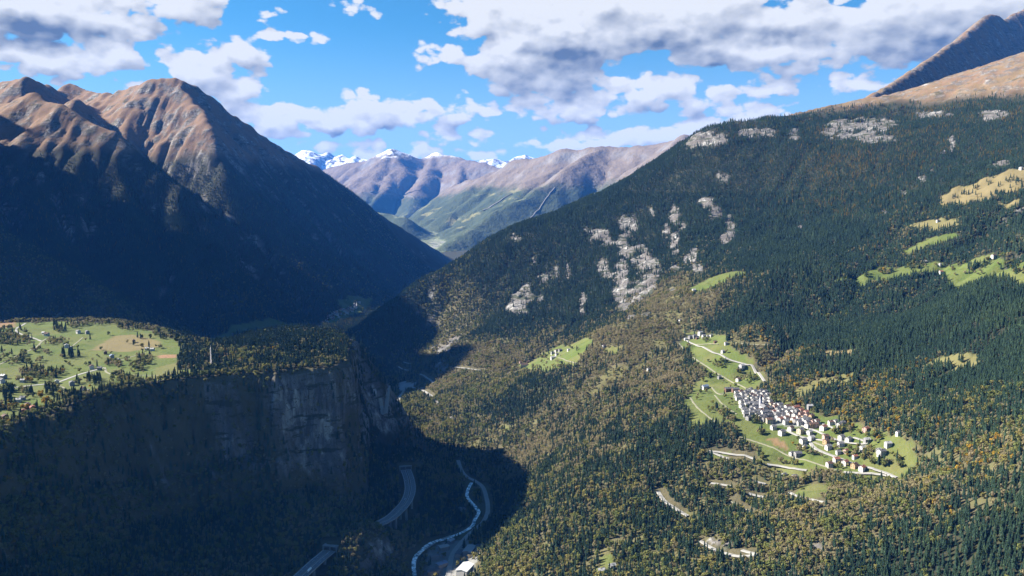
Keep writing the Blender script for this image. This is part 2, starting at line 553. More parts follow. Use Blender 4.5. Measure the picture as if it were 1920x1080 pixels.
def fine_height(x, y, amp=1.0):
    z = base_height(x, y) + G.sample('d', x, y)
    g0 = G.sample(slope0, x, y)
    rough = smooth01((g0 - 0.1) / 0.4)
    far = smooth01((y - 2600) / 800)
    wooded = smooth01((x - 0) / 300) * (1 - smooth01((y - 3000) / 500)) * smooth01((z - 180) / 80)
    vill = np.exp(-(((x - 540) / 260) ** 2 + ((y - 1560) / 420) ** 2))
    z = z + wooded * (1 - 0.85 * vill) * (11 * fbm(x, y, 210, 4, 0.55, 23) + 6 * ridged(x, y, 150, 3, 0.5, 27))
    z = z + (1.2 + (4 + 9 * far) * rough) * fbm(x, y, 90, 4, 0.5, 21) + (0.4 + 2.0 * rough) * fbm(x, y, 24, 3, 0.5, 31)
    sdw = signed_rim(x, y) if amp else None
    return z, sdw


def apply_plateau(x, y, z):
    n = fbm(x, y, 130, 4, 0.55, 41)
    n2 = ridged(x, y, 70, 3, 0.5, 47)
    sd = signed_rim(x, y)
    cr = smooth01((x + 450) / 70)
    sdw = sd + (26 * n + 10 * n2) * (1 - 0.6 * cr)
    top = tps_top(x, y) + 16 * np.exp(-(((x + 470) / 130) ** 2 + ((y - 1730) / 110) ** 2)) + 2.2 * fbm(x, y, 160, 3, 0.5, 51) + 0.5 * fbm(x, y, 30, 2, 0.5, 52)
    # cliff width: sheer at the front and at the corner, gentle behind and to the far left
    back = smooth01((y - 1760 - 0.10 * (x + 900)) / 160)
    lft = smooth01((-x - 560) / 260) * (1 - back)
    w = 74 - 34 * cr * (1 - back) + 190 * back + 110 * lft
    t = np.clip(-sdw / w, 0, 1)
    # steep head wall, bench, second wall
    prof = np.clip(0.70 * smooth01(t / 0.42) + 0.30 * smooth01((t - 0.38) / 0.62), 0, 1)
    soft = smooth01(t)
    prof = prof * (1 - back) + soft * back
    wall = (prof > 0.02) & (prof < 0.98)
    zz = top * (1 - prof) + z * prof
    zz = np.where(sdw > -w, np.maximum(zz, np.minimum(z, top)), z)
    return zz, sdw, prof


# motorway: deck line, deck heights, clearance to the ground at each point
VIADUCTS = [
    ([(761, 881), (767, 899), (769, 919), (763, 938), (749.5, 955), (730, 972), (696, 989)], [122, 121, 120, 119, 118, 117, 116], [3, 14, 24, 30, 29, 24, 4]),
    ([(617, 1033), (603, 1045), (591, 1055), (563, 1081), (530, 1112)], [118, 117, 117, 116, 115], [3, 12, 18, 22, 22]),
]


def seat_viaduct(x, y, z, pts, zs, clear):
    '''lay the hillside under a viaduct and bank it up round the tunnel mouths'''
    w = np.array([P(u, v, z=h) for (u, v), h in zip(pts, zs)])
    low = w.copy(); low[:, 2] -= np.array(clear)
    d, zl, side = seg_dist(x, y, low)
    k = 1 - smooth01((d - 16) / 75)
    z = z * (1 - k) + (zl - 0.10 * np.sign(-side) * np.clip(d - 12, 0, 60) * 0) * k
    for (a, b) in ((w[0], w[1]), (w[-1], w[-2])):
        if a[1] < 1280:
            continue
        o = (a - b)[:2]; o /= np.linalg.norm(o)
        s = (x - a[0]) * o[0] + (y - a[1]) * o[1]; t = -(x - a[0]) * o[1] + (y - a[1]) * o[0]
        bump = smooth01((s - 2) / 10) * (1 - smooth01((s - 60) / 90)) * (1 - smooth01((np.abs(t) - 16) / 60))
        z = z * (1 - bump) + np.maximum(z, a[2] + 10 + 0.12 * np.clip(s, 0, 70)) * bump
    return z


# ------------------------------------------------------------------ terrain sheets
NEAR = Field(-2100, 2142, 620, 3006, 7)
MID = Field(-4000, 5100, 2970, 8290, 14)
for F_ in (NEAR, MID):
    z, _ = fine_height(F_.X, F_.Y, 0)
    if F_ is NEAR:
        z, sd, prof = apply_plateau(F_.X, F_.Y, z)
        F_.a['sd'] = sd; F_.a['prof'] = prof
        for args in VIADUCTS:
            z = seat_viaduct(F_.X, F_.Y, z, *args)
    else:
        F_.a['sd'] = np.full(z.shape, -500.0); F_.a['prof'] = np.ones(z.shape)
    if F_ is MID:
        # finer gullies, ribs and couloirs on the high slopes
        hi = smooth01((z - 420) / 250) * smooth01((F_.Y - 3300) / 500)
        hi = np.maximum(hi, smooth01((z - 220) / 150) * smooth01((-F_.X - 700) / 300))
        hi = hi * (1 - 0.8 * smooth01((F_.X - 1500) / 400))
        al = smooth01((z - 850) / 250)
        z = z + hi * ((14 + 24 * al) * ridged(F_.X + 70 * fbm(F_.X, F_.Y, 260, 3, 0.5, 203), F_.Y + 70 * fbm(F_.X, F_.Y, 260, 3, 0.5, 205), 230, 5, 0.6, 201) + (5 + 5 * al) * ridged(F_.X, F_.Y, 70, 3, 0.5, 207))
        z = erode(z, hi * np.where(F_.X > 300, 0.5, 1.0) * (1 + 0.5 * al), 9, 0.34, 14.0)
        z = z + hi * (1.5 + 5 * al) * ridged(F_.X + 0.3 * z, F_.Y, 52, 3, 0.6, 211)
    F_.a['z'] = z
# weld the strip where the two sheets overlap
zs = NEAR.sample('z', MID.X, MID.Y)
wgt = smooth01((3006 - MID.Y) / 30)
inn = (MID.X > -2090) & (MID.X < 2130)
MID.a['z'] = np.where(inn & (MID.Y <= 3006), zs - 0.3, MID.a['z'])
WEST = Field(-6480, -3990, 2970, 8290, 30)
WEST.a['z'] = fine_height(WEST.X, WEST.Y, 0)[0]
SIDE = Field(-4020, -2080, 1500, 2980, 20)
SIDE.a['z'] = fine_height(SIDE.X, SIDE.Y, 0)[0]
print('fields', round(time.time() - T0, 1))


def H(x, y):
    x = np.asarray(x, float); y = np.asarray(y, float)
    return np.where((y < 2990) & (x > -2090), NEAR.sample('z', x, y), MID.sample('z', x, y))


def ground_at(u, v, tmin=700.0, tmax=7600.0):
    """where the line of sight through a photo pixel meets the ground"""
    d = pix_dir(float(u), float(v))
    t = tmin * (tmax / tmin) ** np.linspace(0, 1, 2600)
    x = d[0] * t; y = t; z = CAM[2] + d[2] * t
    g = H(x, y)
    hit = np.nonzero(z < g)[0]
    if len(hit) == 0:
        return None
    i = hit[0]
    if i == 0:
        return Vector((x[0], y[0], g[0]))
    a = (z[i - 1] - g[i - 1]); b = (g[i] - z[i])
    tt = t[i - 1] + (t[i] - t[i - 1]) * a / (a + b + 1e-9)
    xx, yy = d[0] * tt, tt
    return Vector((xx, yy, float(H(xx, yy))))


# ------------------------------------------------------------------ far range (8 - 34 km)
FAR = Field(-9000, 13000, 8050, 33000, 55)
def far_height(x, y):
    floor = 230 + np.clip((y - 8000) * 0.045, 0, 900)
    z = floor + 0.0 * x
    rs = [
        # right-hand chain with the brown top
        (crest([(740, 470, 15500), (800, 395, 15000), (850, 352, 14300), (890, 340, 14000), (930, 322, 13500), (965, 304, 13000), (1000, 300, 12700), (1030, 292, 12500), (1062, 281, 12300), (1085, 288, 12200), (1112, 279, 12100), (1135, 276, 12000), (1180, 279, 11800),
                (1240, 268, 11500), (1290, 258, 11200), (1340, 262, 11000), (1500, 270, 10500)]), 0.62, 0.6),
        (crest([(1135, 276, 12000), (1080, 310, 11300), (1030, 345, 10700), (980, 375, 10200), (920, 400, 9800), (870, 440, 9300), (838, 462, 9000)]), 0.62, 0.62),
        (crest([(1290, 256, 11200), (1240, 292, 10400), (1200, 330, 9800), (1130, 380, 9200), (1060, 420, 8800), (980, 458, 8500)]), 0.6, 0.6),
        (crest([(965, 304, 13000), (930, 340, 12400), (890, 370, 12000), (845, 400, 11700)]), 0.6, 0.6),
        # middle of the valley head: broad brown slopes under the pyramid
        (crest([(560, 330, 20000), (620, 318, 19500), (660, 306, 19200), (690, 301, 19000), (712, 291, 18900), (735, 280, 18800), (757, 289, 18900), (783, 300, 19000), (800, 296, 19200), (815, 290, 19300), (838, 292, 19000),
                (868, 299, 18600), (905, 307, 18000), (935, 318, 17600), (960, 330, 17000)]), 0.55, 0.6),
        (crest([(735, 280, 18800), (715, 318, 17700), (690, 350, 16800), (660, 385, 15800)]), 0.5, 0.5),
        (crest([(815, 290, 19300), (800, 330, 17600), (780, 365, 16500), (765, 400, 15600), (745, 420, 15000)]), 0.5, 0.5),
        (crest([(868, 299, 18600), (858, 345, 16900), (835, 385, 15700)]), 0.55, 0.55),
        # left foot running into the valley
        (crest([(560, 330, 12500), (640, 360, 12000), (700, 395, 11500), (760, 412, 11000)]), 0.6, 0.6),
        # snow range
        (crest([(480, 300, 28500), (530, 296, 28200), (552, 291, 28000), (568, 283, 28000), (580, 281, 27800), (592, 289, 28000), (604, 292, 28200), (617, 285, 28000), (628, 294, 28000), (640, 290, 27800), (655, 297, 27600),
                (668, 292, 27500), (685, 300, 27500), (720, 305, 27500), (860, 305, 29000), (900, 302, 30000), (930, 299, 30000), (948, 304, 30000), (968, 296, 30500), (986, 291, 30500), (1005, 299, 30500), (1080, 305, 30500), (1300, 300, 30000)]), 0.55, 0.6),
    ]
    for poly, a, b in rs:
        h = ridge_h(x, y, poly, a, b, 12, 0.10)
        z = smax(z, h, 45)
    return z


zf = far_height(FAR.X, FAR.Y)
fy_, fx_ = np.gradient(zf, 55)
fm = smooth01((np.hypot(fx_, fy_) - 0.12) / 0.25)
zf = zf + fm * (70 * fbm(FAR.X, FAR.Y, 1500, 6, 0.6, 61) + 105 * ridged(FAR.X + 250 * fbm(FAR.X, FAR.Y, 900, 3, 0.5, 64), FAR.Y, 820, 6, 0.58, 67))
zf = erode(zf, fm, 16, 1.5, 55.0)
zf += fm * (26 * fbm(FAR.X, FAR.Y, 330, 4, 0.6, 71) + 14 * ridged(FAR.X, FAR.Y, 240, 3, 0.6, 73))
FAR.a['z'] = zf
print('far', round(time.time() - T0, 1))

# ------------------------------------------------------------------ land cover
def shape_world(pts):
    out = []
    for (u, v) in pts:
        g = ground_at(u, v)
        if g is not None:
            out.append((g.x, g.y))
    return np.array(out)


def ell(u, v, ru, rv, n=14):
    return [(u + ru * math.cos(2 * math.pi * k / n), v + rv * math.sin(2 * math.pi * k / n)) for k in range(n)]


def inside(poly, x, y):
    ins = np.zeros(x.shape, bool)
    n = len(poly)
    for i in range(n):
        a, b = poly[i], poly[(i + 1) % n]
        ins ^= ((a[1] > y) != (b[1] > y)) & (x < (b[0] - a[0]) * (y - a[1]) / (b[1] - a[1] + 1e-12) + a[0])
    return ins


def paint(F, name, poly, val=1.0, warp=7.0):
    if len(poly) < 3:
        return
    A = F.a.setdefault(name, np.zeros(F.X.shape))
    x0, y0 = poly.min(0) - 40; x1, y1 = poly.max(0) + 40
    j0 = max(0, int((x0 - F.x0) / F.step)); j1 = min(F.X.shape[1], int((x1 - F.x0) / F.step) + 2)
    i0 = max(0, int((y0 - F.y0) / F.step)); i1 = min(F.X.shape[0], int((y1 - F.y0) / F.step) + 2)
    if j1 <= j0 or i1 <= i0:
        return
    X = F.X[i0:i1, j0:j1]; Y = F.Y[i0:i1, j0:j1]
    wx = X + warp * 2 * fbm(X, Y, 55, 4, 0.7, 81); wy = Y + warp * 2 * fbm(X, Y, 55, 4, 0.7, 87)
    m = inside(poly, wx, wy)
    A[i0:i1, j0:j1] = np.where(m, val, A[i0:i1, j0:j1])


def poly_region(name, pts, val=1.0, warp=11.0):
    w = shape_world(pts)
    for F in (NEAR, MID):
        paint(F, name, w, val, warp)


for F in (NEAR, MID, WEST, SIDE):
    for nme in ('needle', 'meadow', 'tan', 'soil', 'rock', 'alpine', 'gravel', 'wood'):
        F.a[nme] = np.zeros(F.X.shape)

# plateau pasture
poly_region('meadow', [(-150, 606), (0, 604), (60, 604), (150, 602), (220, 607), (290, 622), (330, 637), (345, 655), (332, 685), (338, 708), (290, 714), (230, 722), (180, 736), (130, 752), (95, 765), (40, 780), (-60, 800), (-200, 830)], warp=2)
for F in (NEAR,):
    F.a['meadow'] *= (F.a['sd'] > 4)
poly_region('meadow', [(335, 690), (370, 692), (366, 699), (338, 706)])
poly_region('tan', [(172, 656), (212, 630), (250, 627), (300, 640), (300, 650), (242, 660)], 0.8, 2)
poly_region('tan', [(290, 690), (330, 680), (335, 708), (285, 712)], 0.35, 2)
poly_region('soil', [(291, 667), (332, 665), (334, 671), (300, 672)], 1, 1.5)
poly_region('soil', [(-60, 603), (44, 603), (28, 614), (-60, 616)], 0.8, 1.5)
poly_region('soil', [(408, 663), (430, 662), (430, 670), (410, 670)], 0.8, 1.5)
# village pasture on the right slope
poly_region('meadow', [(1280, 757), (1302, 722), (1322, 702), (1300, 672), (1276, 645), (1290, 622), (1330, 627), (1380, 652), (1420, 690), (1432, 715), (1420, 730), (1480, 758), (1560, 783), (1640, 800), (1692, 822), (1725, 850), (1705, 893),
                       (1640, 899), (1560, 888), (1500, 882), (1440, 866), (1425, 850), (1400, 826), (1370, 800), (1340, 792), (1290, 798)])
poly_region('meadow', [(1486, 735), (1530, 706), (1600, 697), (1594, 716), (1540, 730), (1500, 748), (1512, 775), (1492, 770)])
poly_region('tan', [(1486, 735), (1530, 706), (1600, 697), (1594, 716), (1540, 730), (1500, 748)], 0.45)
poly_region('meadow', [(968, 692), (1000, 675), (1040, 650), (1104, 630), (1108, 645), (1075, 688), (1020, 700)])
poly_region('meadow', [(1556, 530), (1640, 502), (1690, 500), (1760, 490), (1860, 476), (1990, 474), (1990, 530), (1900, 530), (1850, 526), (1760, 514), (1690, 519), (1600, 531)])
poly_region('meadow', [(1755, 370), (1800, 350), (1850, 332), (1925, 312), (1990, 300), (1990, 345), (1900, 362), (1850, 378), (1800, 386)])
poly_region('tan', [(1755, 370), (1800, 350), (1850, 332), (1925, 312), (1990, 300), (1990, 345), (1900, 362), (1850, 378), (1800, 386)], 0.85)
poly_region('meadow', [(1670, 428), (1730, 415), (1790, 408), (1800, 425), (1740, 430), (1690, 432)])
poly_region('tan', [(1670, 428), (1730, 415), (1790, 408), (1800, 425), (1740, 430), (1690, 432)], 0.6)
poly_region('meadow', [(1860, 378), (1920, 372), (1960, 390), (1900, 392)])
poly_region('tan', [(1860, 378), (1920, 372), (1960, 390), (1900, 392)], 0.8)
poly_region('meadow', [(1690, 470), (1740, 448), (1790, 436), (1795, 442), (1740, 462), (1700, 476)])
poly_region('meadow', [(1733, 690), (1765, 669), (1840, 668), (1836, 688), (1790, 702)])
poly_region('tan', [(1733, 690), (1765, 669), (1840, 668), (1836, 688), (1790, 702)], 0.5)
poly_region('tan', [(1545, 657), (1600, 655), (1605, 666), (1550, 668)], 0.9); poly_region('meadow', [(1545, 657), (1600, 655), (1605, 666), (1550, 668)])
poly_region('meadow', [(1310, 862), (1330, 846), (1372, 852), (1340, 868)])
poly_region('meadow', [(1440, 872), (1505, 882), (1515, 900), (1470, 896)])
poly_region('meadow', [(1490, 915), (1550, 912), (1562, 930), (1500, 940)])
poly_region('meadow', [(1120, 1040), (1150, 1038), (1148, 1062), (1110, 1068)])
poly_region('meadow', [(1130, 655), (1160, 650), (1160, 664), (1135, 666)])
poly_region('meadow', [(1290, 540), (1330, 522), (1390, 508), (1400, 514), (1340, 540), (1300, 556)])
poly_region('meadow', [(940, 800), (956, 802), (954, 812), (942, 812)])
poly_region('meadow', [(935, 1045), (970, 1055), (968, 1072), (940, 1066)], 0.5)
poly_region('soil', [(1438, 823), (1452, 820), (1475, 830), (1476, 845), (1455, 836)], 0.75, 2)
# valley bottom behind the corner
poly_region('meadow', [(630, 562), (655, 555), (700, 560), (690, 578), (650, 600), (618, 612), (604, 606), (640, 580)])
poly_region('meadow', [(310, 612), (430, 612), (560, 606), (560, 616), (440, 628), (330, 634)])
# pits and yards by the river
poly_region('gravel', [(742, 720), (760, 714), (780, 719), (772, 728), (747, 734)])
poly_region('gravel', [(714, 746), (724, 750), (737, 766), (727, 764)])
poly_region('gravel', [(792, 1085), (800, 1035), (830, 1015), (868, 1012), (900, 1012), (905, 1040), (880, 1085)], 0.6, 3)
# paved yards and lanes between the houses of the old core
poly_region('gravel', [(1392, 742), (1420, 735), (1440, 745), (1468, 762), (1500, 775), (1528, 788), (1520, 800), (1490, 800), (1450, 796), (1420, 785), (1400, 770)], 0.55, 4)
# bare rock among the forest of the right-hand ridge
ROCKS = [(1178, 425, 20, 22), (1172, 460, 15, 26), (1200, 480, 22, 22), (1215, 505, 26, 26), (1165, 515, 13, 30), (1180, 548, 36, 20), (1210, 540, 22, 18), (1168, 570, 14, 18),
         (1120, 442, 24, 12), (1140, 455, 12, 10), (1100, 440, 8, 12), (1130, 500, 10, 16), (1140, 515, 14, 9), (1065, 508, 5, 16), (1042, 512, 6, 12), (1020, 520, 12, 8), (1000, 490, 5, 8),
         (980, 560, 20, 16), (965, 578, 20, 9), (980, 585, 14, 6), (985, 545, 8, 14), (1012, 560, 7, 8), (1092, 560, 9, 12), (1092, 580, 5, 10),
         (1265, 405, 9, 22), (1280, 425, 6, 8), (1265, 460, 8, 26), (1268, 505, 10, 9), (1295, 490, 14, 14), (1300, 470, 7, 12), (1325, 380, 16, 10), (1340, 400, 12, 14), (1370, 430, 10, 26), (1360, 450, 10, 12),
         (1222, 400, 4, 8), (1355, 335, 12, 8), (1250, 435, 5, 16), (1310, 505, 10, 10),
         (1330, 262, 40, 14), (1290, 270, 26, 8), (1420, 250, 40, 10), (1490, 252, 10, 12), (1590, 250, 50, 14), (1620, 232, 70, 10), (1640, 262, 40, 8), (1560, 245, 20, 16), (1655, 245, 10, 14),
         (1785, 270, 6, 16), (1770, 290, 8, 8), (1745, 315, 6, 8), (1730, 335, 10, 6), (1692, 362, 8, 4), (1660, 398, 8, 5), (1600, 412, 6, 3), (1500, 428, 5, 4), (1885, 305, 10, 5), (1870, 310, 14, 4), (1750, 215, 40, 6), (1860, 215, 30, 8),
         (1060, 352, 6, 3), (960, 440, 8, 4), (970, 450, 9, 5), (830, 655, 20, 10), (850, 640, 10, 8), (826, 690, 10, 16), (820, 760, 5, 10), (850, 785, 6, 5), (1210, 590, 9, 4),
         (1340, 1012, 10, 8), (1370, 1020, 10, 8), (1530, 1030, 14, 10), (1620, 900, 0, 0), (1480, 1075, 8, 8), (1600, 1018, 8, 5), (1260, 545, 10, 4), (1180, 595, 8, 5), (1480, 555, 8, 5),
         (430, 260, 0, 0), (75, 335, 8, 14)]
for (u, v, ru, rv) in ROCKS:
    if ru > 0:
        poly_region('rock', ell(u, v, ru, rv), 1.0, 9)
for F in (NEAR, MID, WEST, SIDE):
    gy_, gx_ = np.gradient(F.a['z'], F.step)
    F.a['slope'] = np.hypot(gx_, gy_)
    X, Y, Z = F.X, F.Y, F.a['z']
    F.a['alpine'] = smooth01((Z - 1010 - 70 * fbm(X, Y, 300, 4, 0.55, 91) - 140 * smooth01((X - 500) / 800)) / 90)
    cliffy = smooth01((F.a['slope'] - 1.25) / 0.35)
    nrm = smooth01((fbm(X + Z * 0.4, Y, 75, 4, 0.6, 95) + 0.12) / 0.28)
    F.a['rock'] = np.maximum(F.a['rock'] * smooth01((fbm(X + Z * 0.2, Y, 55, 4, 0.6, 96) + 0.32) / 0.14), cliffy * nrm)
    F.a['tan'] = np.maximum(F.a['tan'], F.a['alpine'] * (X > 300) * (0.12 + 0.30 * smooth01((fbm(X, Y, 150, 4, 0.6, 98) + 0.1) / 0.3)))
    F.a['rock'] = np.maximum(F.a['rock'], (X > 300) * F.a['alpine'] * 0.8 * smooth01((fbm(X, Y, 60, 5, 0.7, 100) - 0.0) / 0.14))
    F.a['rock'] = np.maximum(F.a['rock'], F.a['alpine'] * smooth01((F.a['slope'] - 0.75) / 0.25) * smooth01((fbm(X, Y, 120, 4, 0.6, 99) + 0.05) / 0.2) * 0.9)
    # outcrops stand out of the slope
    F.a['z'] = Z + np.where(F.a['rock'] > 0.1, 1, 0) * (Y > 1800) * F.a['rock'] * (4 * ridged(X, Y, 40, 3, 0.5, 101))

# ------------------------------------------------------------------ roads (draped strips) and their clearings
ROADS = [  # width, kind, polyline of photo pixels
    (5.5, 'road', [(1329, 847), (1350, 849), (1376, 854), (1399, 855), (1414, 862)]),
    (5.5, 'road', [(1331, 847), (1344, 853), (1357, 859), (1371, 861)]),
    (6.0, 'road', [(1438, 871), (1462, 876), (1492, 879), (1513, 882)]),
    (6.0, 'road', [(1582, 886), (1612, 888), (1642, 890), (1661, 893), (1682, 896)]),
    (6.0, 'road', [(1682, 896), (1661, 889), (1642, 882), (1612, 875), (1590, 866), (1567, 858), (1537, 846), (1526, 838), (1519, 829)]),
    (3.0, 'lane', [(1387, 819), (1425, 831), (1459, 844), (1500, 861), (1549, 875), (1582, 886)]),
    (5.0, 'road', [(1474, 806), (1487, 813), (1501, 819), (1513, 822), (1526, 824), (1548, 826)]),
    (5.0, 'road', [(1496, 794), (1517, 803), (1532, 809), (1546, 815), (1570, 826), (1591, 831), (1611, 834), (1629, 832)]),
    (5.0, 'road', [(1601, 821), (1619, 827), (1629, 833)]),
    (4.0, 'lane', [(1527, 830), (1546, 837)]),
    (4.5, 'road', [(1530, 790), (1554, 800), (1568, 806)]),
    (5.5, 'road', [(1286, 635), (1302, 646), (1320, 652), (1337, 662), (1350, 665), (1365, 674), (1380, 679), (1400, 684), (1415, 696), (1434, 716)]),
    (4.0, 'lane', [(1302, 646), (1322, 646), (1347, 646)]),
    (4.0, 'lane', [(1380, 643), (1402, 646), (1440, 647)]),
    (3.5, 'lane', [(1270, 641), (1277, 648), (1285, 656)]),
    (3.5, 'lane', [(1300, 670), (1317, 682), (1337, 695), (1352, 705), (1370, 716), (1400, 729)]),
    (3.0, 'lane', [(1334, 726), (1347, 739), (1360, 740)]),
    (3.0, 'lane', [(1347, 739), (1372, 736)]),
    (3.0, 'lane', [(1340, 741), (1352, 755), (1367, 767), (1382, 777)]),
    (3.0, 'lane', [(1294, 746), (1305, 761), (1322, 776), (1341, 791)]),
    (6.0, 'road', [(1234, 922), (1247, 941), (1267, 954), (1290, 969)]),
    (5.0, 'road', [(1333, 907), (1352, 909), (1372, 912)]),
    (5.0, 'road', [(1414, 901), (1436, 909)]),
    (5.0, 'road', [(1404, 925), (1432, 932)]),
    (5.0, 'road', [(1481, 925), (1500, 932), (1522, 937), (1545, 941)]),
    (5.5, 'road', [(1312, 1015), (1339, 1031), (1361, 1039), (1387, 1044), (1421, 1039)]),
    (5.5, 'road', [(1391, 1033), (1421, 1039)]),
    (4.0, 'lane', [(1372, 941), (1387, 954), (1410, 964)]),
    (6.0, 'road', [(-60, 731), (0, 728), (25, 727), (57, 723), (80, 721), (107, 717), (133, 708), (150, 702), (175, 695), (197, 689)]),
    (3.5, 'lane', [(197, 689), (199, 697), (208, 702)]),
    (3.5, 'lane', [(107, 722), (119, 727), (120, 732), (112, 737)]),
    (4.5, 'road', [(48, 606), (40, 611), (31, 616), (33, 623), (57, 632), (78, 640)]),
    (4.0, 'lane', [(87, 635), (78, 641), (67, 652), (48, 660), (25, 671), (0, 683), (-40, 700)]),
    (3.0, 'lane', [(155, 633), (142, 644), (132, 652)]),
    (3.5, 'lane', [(225, 676), (238, 672), (258, 666), (273, 661)]),
    (2.5, 'lane', [(237, 703), (280, 704), (320, 704)]),
    (4.0, 'lane', [(955, 699), (980, 695)]),
    (4.0, 'lane', [(1047, 672), (1062, 677), (1080, 682)]),
    (5.0, 'road', [(853, 689), (873, 691), (887, 693), (907, 695)]),
    (8.5, 'road', [(859, 863), (866, 883), (877, 895), (891, 902), (905, 913), (912, 933), (915, 958), (908, 977), (894, 991), (877, 1005), (861, 1022), (849, 1038), (844, 1058), (840, 1085)]),
    (8.0, 'road', [(713, 749), (727, 745), (757, 733), (797, 727)]),
    (7.0, 'road', [(790, 731), (800, 736), (812, 744)]),
    (7.0, 'road', [(788, 702), (800, 710), (813, 719)]),
    (7.0, 'road', [(747, 688), (768, 695)]),
    (6.0, 'road', [(757, 679), (773, 683)]),
    (5.0, 'road', [(782, 1040), (800, 1028), (822, 1014), (846, 1004)]),
]
RIVER = [(7, [(884, 905), (878, 917), (876, 931), (888, 947), (898, 961), (891, 974), (886, 986), (869, 997), (845, 1007), (815, 1016), (790, 1034), (776, 1052), (778, 1090)])]


def dense_line(pts, step=5.0):
    w = [ground_at(u, v) for (u, v) in pts]
    w = [p for p in w if p is not None]
    if len(w) < 2:
        return None
    w = np.array([[p.x, p.y] for p in w])
    # Catmull-Rom through the points
    ext = np.vstack([2 * w[0] - w[1], w, 2 * w[-1] - w[-2]])
    out = []
    for i in range(1, len(ext) - 2):
        p0, p1, p2, p3 = ext[i - 1:i + 3]
        n = max(2, int(np.linalg.norm(p2 - p1) / step))
        for k in range(n):
            t = k / n
            out.append(0.5 * (2 * p1 + (p2 - p0) * t + (2 * p0 - 5 * p1 + 4 * p2 - p3) * t * t + (3 * p1 - p0 - 3 * p2 + p3) * t ** 3))
    out.append(ext[-2])
    return np.array(out)


CLEAR = []       # (x, y, radius) kept free of trees
ROAD_LINES = []
for (w, kind, pts) in ROADS:
    L = dense_line(pts)
    if L is not None:
        ROAD_LINES.append((w, kind, L))
RIVER_LINES = [(w, dense_line(p)) for (w, p) in RIVER]


def stamp_path(F, L, half, grade):
    """bench the ground under a road so that it lies level across, and mark the clearing"""
    A = F.a.setdefault('road', np.zeros(F.X.shape))
    for (x, y) in L:
        r = half + 16
        j0 = int((x - r - F.x0) / F.step); j1 = int((x + r - F.x0) / F.step) + 2
        i0 = int((y - r - F.y0) / F.step); i1 = int((y + r - F.y0) / F.step) + 2
        if j0 < 0 or i0 < 0 or j1 >= F.X.shape[1] or i1 >= F.X.shape[0]:
            continue
        d = np.hypot(F.X[i0:i1, j0:j1] - x, F.Y[i0:i1, j0:j1] - y)
        A[i0:i1, j0:j1] = np.maximum(A[i0:i1, j0:j1], 1 - smooth01((d - half - 2) / 9))


for F in (NEAR, MID):
    F.a['road'] = np.zeros(F.X.shape)
for (w, kind, L) in ROAD_LINES:
    for F in (NEAR, MID):
        stamp_path(F, L, w * 0.5, True)
for (w, L) in RIVER_LINES:
    for F in (NEAR, MID):
        stamp_path(F, L, w * 0.6, True)


# ------------------------------------------------------------------ object helpers
def link(o, parent=None):
    COL.objects.link(o)
    if parent is not None:
        o.parent = parent
    return o


def mesh_from(name, verts, faces, mats=(), smooth=False, fmat=None):
    me = bpy.data.meshes.new(name)
    me.from_pydata([tuple(v) for v in verts], [], [tuple(f) for f in faces])
    for m in mats:
        me.materials.append(m)
    if fmat is not None:
        me.polygons.foreach_set('material_index', np.asarray(fmat, np.int32))
    if smooth:
        me.polygons.foreach_set('use_smooth', np.ones(len(me.polygons), bool))
    me.update()
    return me


def obj(name, me, parent=None, kind=None, loc=None, rz=0.0, label=None, cat=None, group=None):
    o = bpy.data.objects.new(name, me)
    link(o, parent)
    if loc is not None:
        o.location = loc
    if rz:
        o.rotation_euler = (0, 0, rz)
    tag(o, label, cat, group, kind)
    return o


def tag(o, label=None, cat=None, group=None, kind=None):
    if label: o['label'] = label
    if cat: o['category'] = cat
    if group: o['group'] = group
    if kind: o['kind'] = kind
    return o


def grid_mesh(name, F, keep, attrs, mat, disp=None):
    ny, nx = F.X.shape
    idx = np.arange(ny * nx).reshape(ny, nx)
    q = np.stack([idx[:-1, :-1], idx[:-1, 1:], idx[1:, 1:], idx[1:, :-1]], -1)[keep]
    used, inv = np.unique(q.ravel(), return_inverse=True)
    q = inv.reshape(-1, 4)
    co = np.stack([F.X.ravel()[used], F.Y.ravel()[used], F.a['z'].ravel()[used]], -1)
    if disp is not None:
        co = co + disp.reshape(-1, 3)[used]
    me = bpy.data.meshes.new(name)
    me.vertices.add(len(used)); me.vertices.foreach_set('co', co.astype(np.float32).ravel())
    me.loops.add(len(q) * 4); me.loops.foreach_set('vertex_index', q.ravel().astype(np.int32))
    me.polygons.add(len(q)); me.polygons.foreach_set('loop_start', np.arange(0, len(q) * 4, 4, dtype=np.int32))
    me.polygons.foreach_set('use_smooth', np.ones(len(q), bool))
    for a in attrs:
        at = me.attributes.new(a, 'FLOAT', 'POINT')
        at.data.foreach_set('value', F.a[a].ravel()[used].astype(np.float32))
    me.materials.append(mat)
    me.update(calc_edges=True)
    return me


# ------------------------------------------------------------------ ground materials
def new_mat(name, rough=0.9, spec=0.2):
    m = bpy.data.materials.new(name)
    m.use_nodes = True
    t = m.node_tree
    b = t.nodes['Principled BSDF']
    b.inputs['Roughness'].default_value = rough
    b.inputs['Specular IOR Level'].default_value = spec
    return m, t, b


def attr(t, name, kind='GEOMETRY'):
    n = nn(t, 'ShaderNodeAttribute', attribute_name=name, attribute_type=kind)
    return n


def tnoise(t, vec, scale, detail=4, rough=0.55):
    n = nn(t, 'ShaderNodeTexNoise')
    if vec is not None:
        t.links.new(vec, n.inputs['Vector'])
    n.inputs['Scale'].default_value = scale
    n.inputs['Detail'].default_value = detail
    n.inputs['Roughness'].default_value = rough
    return n.outputs[0]


